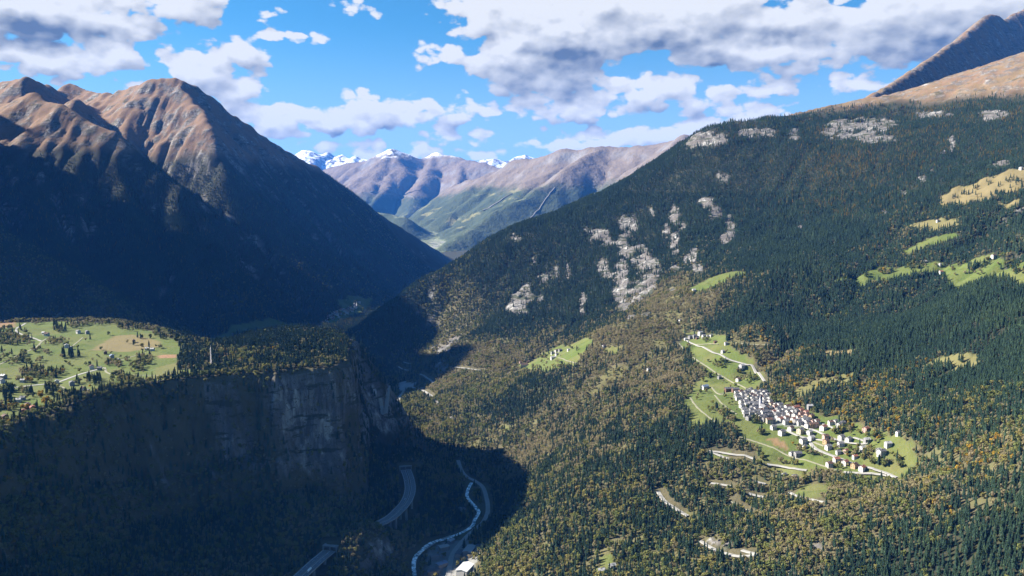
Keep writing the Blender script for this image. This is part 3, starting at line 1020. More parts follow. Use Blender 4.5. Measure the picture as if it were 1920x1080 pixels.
def nn_col(t, vec, scale):
    n = nn(t, 'ShaderNodeTexNoise')
    t.links.new(vec, n.inputs['Vector'])
    n.inputs['Scale'].default_value = scale
    n.inputs['Detail'].default_value = 4
    return n.outputs['Color']


def ground_material(name, far=False):
    m, t, b = new_mat(name, 0.95, 0.1)
    pos = nn(t, 'ShaderNodeNewGeometry').outputs['Position']
    big = tnoise(t, pos, 1 / 180.0, 4)
    mid = tnoise(t, pos, 1 / 35.0, 5, 0.6)
    fine = tnoise(t, pos, 1 / 6.0, 4, 0.6)
    col = mixc(t, mid, (0.040, 0.042, 0.020), (0.105, 0.088, 0.052))
    col = mixc(t, attr(t, 'needle').outputs['Fac'], col, mixc(t, mid, (0.014, 0.018, 0.011), (0.034, 0.034, 0.020)))
    al = mixc(t, mid, (0.115, 0.062, 0.040), (0.19, 0.122, 0.080))
    al = mixc(t, sstep(t, fine, 0.45, 0.7), al, (0.10, 0.085, 0.045))
    col = mixc(t, attr(t, 'alpine').outputs['Fac'], col, al)
    md = mixc(t, big, (0.058, 0.086, 0.018), (0.105, 0.120, 0.036))
    md = mixc(t, sstep(t, mid, 0.5, 0.72), md, (0.040, 0.062, 0.014))
    md = mixc(t, sstep(t, fine, 0.55, 0.75), md, (0.092, 0.092, 0.036))
    # parcels of pasture, each mown or grazed at its own time
    wv0 = vmth(t, 'MULTIPLY_ADD', nn_col(t, pos, 1 / 50.0), (16.0, 16.0, 0.0), pos)
    pv = nn(t, 'ShaderNodeTexVoronoi', voronoi_dimensions='2D'); t.links.new(wv0, pv.inputs['Vector']); pv.inputs['Scale'].default_value = 1 / 62.0
    ps = nn(t, 'ShaderNodeSeparateColor'); t.links.new(pv.outputs['Color'], ps.inputs[0])
    md = mixc(t, mth(t, 'MULTIPLY', ps.outputs[0], 0.55), md, (0.105, 0.100, 0.040))
    md = mixc(t, mth(t, 'MULTIPLY', ps.outputs[1], 0.45), md, (0.042, 0.072, 0.016))
    col = mixc(t, attr(t, 'meadow').outputs['Fac'], col, md)
    col = mixc(t, attr(t, 'tan').outputs['Fac'], col, mixc(t, mid, (0.125, 0.098, 0.048), (0.170, 0.132, 0.070)))
    col = mixc(t, attr(t, 'soil').outputs['Fac'], col, mixc(t, mid, (0.15, 0.085, 0.050), (0.22, 0.135, 0.080)))
    col = mixc(t, attr(t, 'gravel').outputs['Fac'], col, mixc(t, mid, (0.16, 0.165, 0.17), (0.28, 0.285, 0.29)))
    # rock with vertical streaks
    sv = vmth(t, 'MULTIPLY', pos, (1.0, 1.0, 0.22))
    st = tnoise(t, sv, 1 / 14.0, 6, 0.65)
    st2 = tnoise(t, sv, 1 / 60.0, 3, 0.6)
    rk = mixc(t, sstep(t, st, 0.36, 0.62), (0.065, 0.062, 0.061), (0.36, 0.35, 0.335))
    rk = mixc(t, sstep(t, st2, 0.42, 0.62), rk, (0.15, 0.135, 0.125))
    wv = vmth(t, 'MULTIPLY_ADD', nn_col(t, pos, 1 / 18.0), (22.0, 22.0, 22.0), vmth(t, 'MULTIPLY', pos, (1.0, 1.0, 0.45)))
    for sc_, amt in ((1 / 30.0, 0.70), (1 / 9.0, 0.65)):
        v1 = nn(t, 'ShaderNodeTexVoronoi', feature='DISTANCE_TO_EDGE'); t.links.new(wv, v1.inputs['Vector']); v1.inputs['Scale'].default_value = sc_
        v2 = nn(t, 'ShaderNodeTexVoronoi'); t.links.new(wv, v2.inputs['Vector']); v2.inputs['Scale'].default_value = sc_
        sp_ = nn(t, 'ShaderNodeSeparateColor'); t.links.new(v2.outputs['Color'], sp_.inputs[0])
        rk = mixc(t, mth(t, 'MULTIPLY', sp_.outputs[0], amt), rk, (0.075, 0.070, 0.066))
        rk = mixc(t, mth(t, 'MULTIPLY', mth(t, 'SUBTRACT', 1.0, sstep(t, v1.outputs['Distance'], 0.0, 0.035)), 0.45), rk, (0.028, 0.028, 0.026))
    rk = mixc(t, mth(t, 'MULTIPLY', sstep(t, fine, 0.60, 0.66), 0.8), rk, (0.035, 0.042, 0.022))
    lv = vmth(t, 'MULTIPLY', pos, (0.22, 0.22, 1.0))
    lg = mth(t, 'MULTIPLY', sstep(t, tnoise(t, lv, 1 / 15.0, 4, 0.6), 0.54, 0.60), 0.85)
    rk = mixc(t, lg, rk, (0.030, 0.036, 0.018))
    col = mixc(t, attr(t, 'rock').outputs['Fac'], col, rk)
    t.links.new(col, b.inputs['Base Color'])
    bp = nn(t, 'ShaderNodeBump')
    bp.inputs['Strength'].default_value = 0.7
    bp.inputs['Distance'].default_value = 2.5
    hh = mth(t, 'ADD', fine, mth(t, 'MULTIPLY', mth(t, 'MULTIPLY', st, attr(t, 'rock').outputs['Fac']), 2.6))
    t.links.new(hh, bp.inputs['Height'])
    t.links.new(bp.outputs[0], b.inputs['Normal'])
    return m


M_GROUND = ground_material('ground')
ATTRS = ('needle', 'meadow', 'tan', 'soil', 'rock', 'alpine', 'gravel')


def in_view(F, margin=800):
    k = np.abs(F.X) < 0.655 * F.Y + margin
    return k[:-1, :-1]



# what grows where: photo position -> share of conifer, larch, green broadleaf, brown broadleaf, gold broadleaf
STANDS = [
    (1500, 640, .96, .02, 0, .02, 0), (1700, 650, .95, .02, .01, .02, 0), (1800, 560, 1, 0, 0, 0, 0), (1900, 630, .97, .03, 0, 0, 0), (1850, 440, .72, .08, .08, .10, .02), (1700, 470, .6, .1, .1, .18, .02),
    (1500, 450, .97, .03, 0, 0, 0), (1300, 380, .95, .05, 0, 0, 0), (1200, 400, .96, .04, 0, 0, 0), (1000, 480, .98, .02, 0, 0, 0), (900, 520, .98, .02, 0, 0, 0), (1100, 560, .98, .02, 0, 0, 0),
    (1700, 270, .68, .32, 0, 0, 0), (1560, 310, .66, .34, 0, 0, 0), (1640, 350, .76, .24, 0, 0, 0), (1450, 330, .86, .14, 0, 0, 0), (1850, 260, .75, .25, 0, 0, 0), (1780, 340, .93, .07, 0, 0, 0), (1440, 500, .92, .03, .02, .03, 0),
    (1640, 440, .88, .08, 0, .04, 0), (1400, 590, .95, .02, 0, .03, 0), (1290, 590, .2, .02, .12, .64, .02), (1200, 640, .12, 0, .15, .72, .01), (1230, 700, .2, 0, .15, .63, .02), (1100, 740, .12, 0, .18, .68, .02),
    (1000, 745, .75, 0, .1, .15, 0), (1050, 790, .72, 0, .08, .2, 0), (900, 745, .22, 0, .45, .32, .01), (870, 700, .15, 0, .45, .4, 0), (860, 780, .25, 0, .45, .3, 0), (1000, 820, .18, 0, .22, .6, 0), (1150, 830, .5, 0, .15, .35, 0),
    (1080, 900, .72, .01, .12, .15, 0), (1180, 790, .3, 0, .2, .48, .02), (1000, 960, .45, 0, .4, .15, 0), (1200, 910, .45, .02, .33, .18, .02), (1300, 840, .75, 0, .1, .14, .01), (1350, 890, .2, 0, .3, .48, .02), (1420, 880, .3, 0, .25, .45, 0),
    (1100, 1020, .45, .02, .38, .12, .03), (950, 1060, .35, 0, .45, .18, .02), (1230, 1000, .40, .02, .42, .12, .04), (1350, 960, .35, .02, .4, .2, .03), (1500, 980, .28, .02, .36, .3, .04), (1500, 1030, .22, .02, .40, .3, .06),
    (1600, 950, .2, .02, .28, .46, .04), (1700, 1000, .12, .03, .38, .33, .14), (1800, 950, .1, .02, .3, .38, .2), (1850, 1040, .88, .02, .05, .05, 0), (1600, 1065, .82, .02, .1, .06, 0), (1400, 1070, .55, .02, .25, .15, .03), (1900, 990, .72, .02, .14, .06, .06),
    (1700, 1065, .85, .03, .05, .07, 0), (1740, 880, .12, 0, .22, .58, .08), (1850, 860, .12, .02, .3, .4, .16), (1850, 800, .35, .03, .28, .24, .1), (1700, 775, .22, .02, .28, .22, .26), (1600, 770, .25, .02, .2, .25, .28), (1900, 760, .55, .03, .2, .12, .1),
    (1560, 680, .92, .02, .03, .03, 0), (1440, 690, .15, .02, .2, .43, .2), (1420, 640, .3, .1, .12, .3, .18), (1490, 720, .3, .04, .18, .18, .3), (1540, 745, .6, 0, .2, .1, .1), (1640, 730, .3, .02, .2, .18, .3), (1780, 720, .9, .02, .04, .02, .02), (1880, 700, .95, .02, .02, 0, .01),
    (1350, 650, .2, 0, .3, .4, .1), (1330, 730, .2, 0, .3, .45, .05), (870, 610, .3, 0, .45, .25, 0), (850, 570, .3, 0, .5, .2, 0), (940, 600, .95, 0, .05, 0, 0), (830, 655, .1, 0, .3, .6, 0), (880, 670, .12, 0, .25, .63, 0), (780, 600, .7, 0, .2, .1, 0), (760, 570, .92, 0, .05, .03, 0),
    (1250, 560, .1, 0, .2, .7, 0), (1350, 530, .4, .02, .2, .36, .02), (1700, 420, .5, .15, .15, .15, .05),
    (570, 618, .62, .2, .18, 0, 0), (640, 640, .68, .16, .14, .02, 0), (500, 640, .72, .1, .1, .04, .04), (540, 670, .5, .05, .15, .1, .2), (430, 668, .25, .05, .25, .1, .35), (370, 680, .5, 0, .25, .2, .05), (300, 620, .25, 0, .3, .4, .05), (200, 605, .2, 0, .3, .5, 0),
    (230, 730, .42, 0, .38, .15, .05), (400, 700, .5, 0, .3, .15, .05), (100, 760, .4, 0, .3, .15, .15), (30, 850, .25, 0, .4, .1, .25), (20, 940, .3, 0, .4, .1, .2), (200, 850, .35, 0, .3, .35, 0), (400, 960, .35, 0, .3, .35, 0), (600, 900, .3, 0, .3, .4, 0),
    (750, 1020, .3, 0, .3, .4, 0), (800, 900, .35, 0, .3, .35, 0), (500, 1050, .4, 0, .3, .3, 0), (680, 560, .65, .1, .15, .08, .02), (300, 430, .86, .10, .02, .02, 0), (150, 420, .86, .12, 0, .02, 0), (550, 400, .9, .1, 0, 0, 0), (400, 330, .85, .15, 0, 0, 0), (60, 330, .8, .2, 0, 0, 0),
]
SW = []
for s in STANDS:
    g = ground_at(s[0], s[1])
    if g is not None:
        SW.append((g.x, g.y, *s[2:]))
SW = np.array(SW)
SW[:, 2:] /= SW[:, 2:].sum(1, keepdims=True)
KG = Field(-4000, 5100, 600, 7700, 40)
acc = np.zeros(KG.X.shape + (5,)); wt_ = np.zeros(KG.X.shape)
jx = KG.X + 60 * fbm(KG.X, KG.Y, 260, 3, 0.6, 131); jy = KG.Y + 60 * fbm(KG.X, KG.Y, 260, 3, 0.6, 137)
for s in SW:
    d2 = (jx - s[0]) ** 2 + (jy - s[1]) ** 2
    w = 1 / (d2 + 900) ** 1.6
    acc += w[..., None] * s[2:]; wt_ += w
acc /= wt_[..., None]

# woodland density
for F in (NEAR, MID):
    op = np.maximum.reduce([F.a['meadow'], np.clip(F.a['road'] * 1.2, 0, 1), F.a['rock'] * 0.93, F.a['gravel'], F.a['soil']])
    d = 1 - np.clip(op, 0, 1)
    tl = smooth01((F.a['z'] - 905 - 60 * fbm(F.X, F.Y, 240, 4, 0.6, 141) - 150 * smooth01((F.X - 500) / 700)) / 130)
    d *= 1 - tl
    if F is NEAR:
        # grassy clearings and scrub between the broadleaf stands
        hole = smooth01((fbm(F.X, F.Y, 85, 4, 0.6, 147) - 0.12) / 0.12) * (F.X > -100) * KG.sample(acc[..., 2] + acc[..., 3], F.X, F.Y)
        F.a['tan'] = np.maximum(F.a['tan'], 0.0 + 0.30 * hole)
        F.a['meadow'] = np.maximum(F.a['meadow'], 0.6 * hole)
        d *= 1 - 0.8 * hole
        # the sheer face holds trees only on its ledges
        wall = smooth01((F.a['prof'] - 0.01) / 0.04) * smooth01((0.99 - F.a['prof']) / 0.04) * (F.Y < 1985)
        pale_n = smooth01((fbm(F.X + F.a['z'] * 0.35, F.Y, 70, 5, 0.65, 121) + 0.16 - 0.55 * smooth01((-F.X - 520) / 160) - 0.5 * smooth01((F.a['prof'] - 0.75) / 0.2)) / 0.22)
        dd = np.maximum.reduce([F.a['meadow'], np.clip(F.a['road'] * 1.2, 0, 1), F.a['gravel'], F.a['soil']])
        ll = smooth01((fbm(F.X, F.Y, 40, 3, 0.6, 143) - 0.02) / 0.15)
        onwall = (1 - np.clip(dd, 0, 1)) * (1 - pale_n * (0.92 - 0.5 * ll))
        d = d * (1 - wall) + onwall * wall
    F.a['wood'] = d
    F.a['needle'] = smooth01((KG.sample(acc[..., 0] + acc[..., 1], F.X, F.Y) - 0.45) / 0.3)

# the near sheet, with the cliff cells taken out and rebuilt finer
pr = NEAR.a['prof']
cl = (pr > 0.004) & (pr < 0.996) & (NEAR.Y < 1990)
clc = cl[:-1, :-1] | cl[1:, :-1] | cl[:-1, 1:] | cl[1:, 1:]
keepN = in_view(NEAR)
obj('ground', grid_mesh('ground', NEAR, keepN & ~clc, ATTRS, M_GROUND), kind='structure')

ij = np.argwhere(clc & keepN)
SUB = 3
FC = {}
i0, j0 = ij.min(0); i1, j1 = ij.max(0) + 1
FINE = Field(NEAR.x0 + j0 * 7, NEAR.x0 + j1 * 7, NEAR.y0 + i0 * 7, NEAR.y0 + i1 * 7, 7.0 / SUB)
ny, nx = (i1 - i0) * SUB + 1, (j1 - j0) * SUB + 1
FINE.X, FINE.Y = FINE.X[:ny, :nx], FINE.Y[:ny, :nx]
ck = np.repeat(np.repeat((clc & keepN)[i0:i1, j0:j1], SUB, 0), SUB, 1)
need = np.zeros(FINE.X.shape, bool)
need[:-1, :-1] |= ck; need[1:, :-1] |= ck; need[:-1, 1:] |= ck; need[1:, 1:] |= ck
xq, yq = FINE.X[need], FINE.Y[need]
zq, _ = fine_height(xq, yq, 0)
zq, sdq, pq = apply_plateau(xq, yq, zq)
for args in VIADUCTS:
    zq = seat_viaduct(xq, yq, zq, *args)
# buttresses, ledges and cracks
wl = smooth01(pq / 0.08) * smooth01((1 - pq) / 0.08)
fr = fbm(xq * 1.0 + zq * 0.25, yq + zq * 0.18, 46, 4, 0.6, 111)
ledge = ridged(xq * 0.3 + zq, yq * 0.3, 34, 3, 0.5, 113)
for nme in ('z', 'prof', 'dxn', 'rockq'):
    FINE.a[nme] = np.zeros(FINE.X.shape)
FINE.a['z'][need] = zq
crag = ridged(xq + 0.5 * zq, yq + 0.9 * zq, 21, 3, 0.6, 117)
FINE.a['dxn'][need] = wl * (14 * fr + 5.5 * ledge + 3.5 * crag)
for nme in ATTRS:
    FINE.a[nme] = NEAR.sample(nme, FINE.X, FINE.Y)
pale = smooth01((fbm(xq + zq * 0.35, yq, 70, 5, 0.65, 121) + 0.16 - 0.55 * smooth01((-xq - 520) / 160) - 0.5 * smooth01((pq - 0.75) / 0.2)) / 0.22)
FINE.a['rock'][need] = wl * pale
g1y, g1x = np.gradient(tps_top(FINE.X, FINE.Y) * 0 + signed_rim(FINE.X, FINE.Y), 7.0 / SUB)
dsp = np.stack([-g1x * FINE.a['dxn'], -g1y * FINE.a['dxn'], 0 * g1x], -1)
obj('cliff', grid_mesh('cliff', FINE, ck, ATTRS, M_GROUND, dsp), kind='structure')
obj('mountain_slopes', grid_mesh('mountain_slopes', MID, in_view(MID, 900) | (MID.X[:-1, :-1] < 0), ATTRS, M_GROUND), kind='structure')  # also keeps unseen cells of the added shading ridges

obj('shade_range_west', grid_mesh('shade_range_west', WEST, np.ones((WEST.X.shape[0] - 1, WEST.X.shape[1] - 1), bool), ATTRS, M_GROUND), kind='structure')  # unseen sheet with the range added to cast shade

obj('shade_ridge_flank', grid_mesh('shade_ridge_flank', SIDE, np.ones((SIDE.X.shape[0] - 1, SIDE.X.shape[1] - 1), bool), ATTRS, M_GROUND), kind='structure')  # near flank of the unseen ridge added to shade the gorge


def far_material():
    m, t, b = new_mat('far_mountains', 0.95, 0.1)
    g = nn(t, 'ShaderNodeNewGeometry')
    pos = g.outputs['Position']
    sp = nn(t, 'ShaderNodeSeparateXYZ'); t.links.new(pos, sp.inputs[0])
    big = tnoise(t, pos, 1 / 900.0, 5, 0.6)
    mid = tnoise(t, pos, 1 / 140.0, 5, 0.65)
    zz = mth(t, 'MULTIPLY_ADD', big, 500.0, mth(t, 'MULTIPLY_ADD', mid, 260.0, mth(t, 'ADD', sp.outputs[2], -380.0)))
    nz = nn(t, 'ShaderNodeSeparateXYZ'); t.links.new(g.outputs['Normal'], nz.inputs[0])
    forest = mixc(t, mid, (0.020, 0.034, 0.020), (0.060, 0.070, 0.038))
    fields = mixc(t, big, (0.075, 0.11, 0.035), (0.17, 0.17, 0.12))
    # pasture on the flat valley floor and in clearings
    flatn = mth(t, 'MULTIPLY', sstep(t, nz.outputs[2], 0.93, 0.985), sstep(t, mid, 0.38, 0.52))
    c = mixc(t, flatn, forest, fields)
    clear = mth(t, 'MULTIPLY', sstep(t, tnoise(t, pos, 1 / 420.0, 4, 0.6), 0.60, 0.68), 0.7)
    c = mixc(t, clear, c, (0.17, 0.16, 0.075))
    alp = mixc(t, mid, (0.085, 0.066, 0.050), (0.16, 0.130, 0.105))
    c = mixc(t, sstep(t, zz, 960.0, 1180.0), c, alp)
    rock = mixc(t, mid, (0.085, 0.08, 0.078), (0.2, 0.19, 0.185))
    steep = mth(t, 'SUBTRACT', 1.0, sstep(t, nz.outputs[2], 0.72, 0.86))
    c = mixc(t, mth(t, 'MULTIPLY', steep, sstep(t, zz, 1000.0, 1400.0)), c, rock)
    snow = mth(t, 'MULTIPLY', sstep(t, zz, 1930.0, 2120.0), sstep(t, mth(t, 'MULTIPLY_ADD', mid, 0.35, nz.outputs[2]), 0.80, 1.0))
    snow_b = sstep(t, tnoise(t, pos, 1 / 170.0, 5, 0.65), 0.40, 0.56)
    c = mixc(t, mth(t, 'MULTIPLY', snow, snow_b), c, (0.70, 0.73, 0.78))
    town = attr(t, 'town').outputs['Fac']
    vo = nn(t, 'ShaderNodeTexVoronoi'); t.links.new(pos, vo.inputs['Vector']); vo.inputs['Scale'].default_value = 1 / 30.0
    bld = mth(t, 'MULTIPLY', town, sstep(t, vo.outputs['Color'], 0.45, 0.55))
    c = mixc(t, bld, c, (0.26, 0.25, 0.24))
    t.links.new(c, b.inputs['Base Color'])
    bp = nn(t, 'ShaderNodeBump'); bp.inputs['Strength'].default_value = 0.8; bp.inputs['Distance'].default_value = 60.0
    t.links.new(mid, bp.inputs['Height']); t.links.new(bp.outputs[0], b.inputs['Normal'])
    return m


FAR.a['town'] = (smooth01(1 - np.abs(FAR.X + 780) / 420) * smooth01((FAR.a['z'].min() + 3000 - FAR.a['z'])) * smooth01((11500 - FAR.Y) / 500)) * (np.hypot(*np.gradient(FAR.a['z'], 55)[::-1]) < 0.12)
obj('far_mountains', grid_mesh('far_mountains', FAR, in_view(FAR, 900), ('town',), far_material()), kind='structure')
print('ground', round(time.time() - T0, 1))

# ------------------------------------------------------------------ trees
def leaf_mat(name, cols, scale=1 / 70.0, rand=0.5, rough=0.8, trans=0.3):
    """foliage colour: ramp driven by each tree's own random value and by where it stands"""
    m, t, b = new_mat(name, rough, 0.15)
    oi = nn(t, 'ShaderNodeObjectInfo')
    nz = tnoise(t, oi.outputs['Location'], scale, 3, 0.6)
    f = mth(t, 'MULTIPLY_ADD', sstep(t, nz, 0.28, 0.72), 1 - rand, mth(t, 'MULTIPLY', oi.outputs['Random'], rand))
    r = nn(t, 'ShaderNodeValToRGB')
    r.color_ramp.interpolation = 'LINEAR'
    els = r.color_ramp.elements
    while len(els) < len(cols):
        els.new(0.5)
    for e, (p, c) in zip(els, cols):
        e.position = p; e.color = (*c, 1)
    t.links.new(f, r.inputs[0])
    g = nn(t, 'ShaderNodeTexCoord')
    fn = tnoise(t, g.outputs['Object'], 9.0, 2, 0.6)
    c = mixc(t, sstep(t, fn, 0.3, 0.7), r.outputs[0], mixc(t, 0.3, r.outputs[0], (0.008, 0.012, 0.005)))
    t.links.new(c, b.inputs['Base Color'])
    # thin leaves let part of the sunlight through
    tr = nn(t, 'ShaderNodeBsdfTranslucent'); t.links.new(c, tr.inputs[0])
    mx = nn(t, 'ShaderNodeMixShader'); mx.inputs[0].default_value = trans
    t.links.new(b.outputs[0], mx.inputs[1]); t.links.new(tr.outputs[0], mx.inputs[2])
    t.links.new(mx.outputs[0], t.nodes['Material Output'].inputs['Surface'])
    return m


M_BARK, _t, _b = new_mat('bark', 0.9)
_t.links.new(mixc(_t, tnoise(_t, None, 8), (0.06, 0.045, 0.03), (0.11, 0.085, 0.06)), _b.inputs['Base Color'])
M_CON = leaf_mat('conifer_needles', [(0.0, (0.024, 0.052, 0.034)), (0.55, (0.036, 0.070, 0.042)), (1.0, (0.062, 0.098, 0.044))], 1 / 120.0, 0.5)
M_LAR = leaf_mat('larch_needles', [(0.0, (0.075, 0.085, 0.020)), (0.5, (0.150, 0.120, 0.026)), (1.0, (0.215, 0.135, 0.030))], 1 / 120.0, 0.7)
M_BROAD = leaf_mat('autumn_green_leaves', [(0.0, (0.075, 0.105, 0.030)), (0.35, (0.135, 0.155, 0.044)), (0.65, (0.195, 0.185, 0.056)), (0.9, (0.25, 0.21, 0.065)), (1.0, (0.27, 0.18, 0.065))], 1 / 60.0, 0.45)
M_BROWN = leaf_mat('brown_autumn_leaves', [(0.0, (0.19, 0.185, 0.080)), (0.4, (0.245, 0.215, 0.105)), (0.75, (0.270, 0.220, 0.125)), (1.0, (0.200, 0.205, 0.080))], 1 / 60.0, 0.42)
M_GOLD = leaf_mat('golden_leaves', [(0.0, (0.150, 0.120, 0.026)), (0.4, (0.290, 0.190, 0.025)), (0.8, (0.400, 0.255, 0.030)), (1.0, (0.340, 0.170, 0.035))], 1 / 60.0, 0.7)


def conifer_mesh(seed, h=1.0, spread=0.17, tiers=8, pts=9, droop=0.055):
    """unit-height spruce crown: drooping, ragged whorls round a stem"""
    rd = random.Random(seed)
    V, Fc = [], []
    z0 = 0.10
    for k in range(tiers):
        f = k / (tiers - 1)
        zc = z0 + (h - z0) * (f ** 0.92) * 0.93
        rr = spread * (1 - f) ** 0.85 + 0.012
        th = (h - z0) / tiers * 1.75
        base = len(V)
        V.append((0, 0, min(h, zc + th)))
        n = pts if k < tiers - 2 else pts - 3
        a0 = rd.random() * 6.28
        for i in range(n * 2):
            a = a0 + math.pi * i / n + rd.uniform(-0.12, 0.12)
            r = rr * (rd.uniform(0.78, 1.22) if i % 2 == 0 else rd.uniform(0.38, 0.58))
            V.append((r * math.cos(a), r * math.sin(a), zc - (droop * (1 - f * 0.6) if i % 2 == 0 else -0.02) * rd.uniform(0.6, 1.4)))
        m = n * 2
        for i in range(m):
            Fc.append((base, base + 1 + i, base + 1 + (i + 1) % m))
    return V, Fc


def broad_mesh(seed, n=120, wide=0.42, tall=1.0, leaf=0.10, bare=0.0):
    """unit-height broadleaf crown: leaf clumps through several lobes of the crown's volume"""
    rd = random.Random(seed)
    V, Fc = [], []
    lobes = []
    for k in range(7):
        a = rd.random() * 6.28
        r = wide * rd.uniform(0.15, 0.62)
        lobes.append((r * math.cos(a), r * math.sin(a), rd.uniform(0.36, 0.80) * tall, wide * rd.uniform(0.34, 0.58)))
    lobes.append((0, 0, 0.62 * tall, wide * 0.62))
    for i in range(n):
        lx, ly, lz, lr = lobes[rd.randrange(len(lobes))]
        d = Vector((rd.gauss(0, 1), rd.gauss(0, 1), rd.gauss(0, 1) + 0.25)).normalized()
        q = rd.uniform(0.72, 1.06)
        c = Vector((lx, ly, lz)) + Vector((d.x, d.y, d.z * 0.9)) * lr * q
        nrm = (d + Vector((rd.uniform(-.4, .4), rd.uniform(-.4, .4), rd.uniform(-.4, .4)))).normalized()
        t1 = nrm.orthogonal().normalized(); t2 = nrm.cross(t1)
        s = leaf * rd.uniform(0.6, 1.35)
        an = rd.random() * 6.28
        e1 = (t1 * math.cos(an) + t2 * math.sin(an)) * s; e2 = (t2 * math.cos(an) - t1 * math.sin(an)) * s * rd.uniform(0.6, 1)
        b = len(V)
        bow = nrm * s * 0.35
        V += [tuple(c - e1 - bow * 0.6), tuple(c + e2 * 0.9), tuple(c + e1 - bow * 0.6), tuple(c - e2 * 0.9)]
        Fc += [(b, b + 1, b + 2), (b, b + 2, b + 3)]
    return V, Fc


def trunk_mesh(name, h, r, limbs=0, seed=0):
    rd = random.Random(seed)
    V, Fc = [], []

    def stick(p, q, r0, r1, n=6):
        p, q = Vector(p), Vector(q)
        d = (q - p).normalized(); a = d.orthogonal().normalized(); b_ = d.cross(a)
        s = len(V)
        for (c, rr) in ((p, r0), (q, r1)):
            for i in range(n):
                an = 6.28318 * i / n
                V.append(tuple(c + (a * math.cos(an) + b_ * math.sin(an)) * rr))
        for i in range(n):
            Fc.append((s + i, s + (i + 1) % n, s + n + (i + 1) % n, s + n + i))
    stick((0, 0, -0.06), (0, 0, h), r, r * 0.35)
    for k in range(limbs):
        a = 6.28 * k / limbs + rd.random()
        z = h * rd.uniform(0.45, 0.85)
        stick((0, 0, z), (0.25 * math.cos(a), 0.25 * math.sin(a), z + rd.uniform(0.15, 0.3)), r * 0.45, r * 0.12, 5)
    return mesh_from(name, V, Fc, [M_BARK], True)


def crown(name, vf, mat):
    return mesh_from(name, vf[0], vf[1], [mat])


KINDS = {
    'conifer': dict(mats=M_CON, gen=[crown('conifer_crown', conifer_mesh(s, 1.0, sp, ti, 9, dr), M_CON) for s, sp, ti, dr in ((1, .155, 9, .05), (2, .19, 8, .06), (3, .13, 9, .045), (4, .17, 7, .06))],
                    trunk=trunk_mesh('conifer_trunk', 0.92, 0.016), h=(12, 21)),
    'larch': dict(mats=M_LAR, gen=[crown('larch_crown', conifer_mesh(s, 1.0, sp, 9, 8, .02), M_LAR) for s, sp in ((11, .15), (12, .18), (13, .14))],
                  trunk=trunk_mesh('larch_trunk', 0.92, 0.016), h=(11, 19)),
    'broad': dict(mats=M_BROAD, gen=[crown('broad_crown', broad_mesh(s, 150, w), M_BROAD) for s, w in ((21, .42), (22, .50), (23, .36), (24, .46))],
                  trunk=trunk_mesh('broad_trunk', 0.55, 0.028, 4, 3), h=(7, 13)),
    'brown': dict(mats=M_BROWN, gen=[crown('brown_crown', broad_mesh(s, 130, w, 1.0, .075), M_BROWN) for s, w in ((31, .40), (32, .48), (33, .36), (34, .44))],
                  trunk=trunk_mesh('brown_trunk', 0.55, 0.028, 5, 5), h=(6.5, 12)),
    'gold': dict(mats=M_GOLD, gen=[crown('gold_crown', broad_mesh(s, 140, w), M_GOLD) for s, w in ((41, .36), (42, .42), (43, .32))],
                 trunk=trunk_mesh('gold_trunk', 0.55, 0.026, 4, 7), h=(7, 13)),
}
KN = list(KINDS)

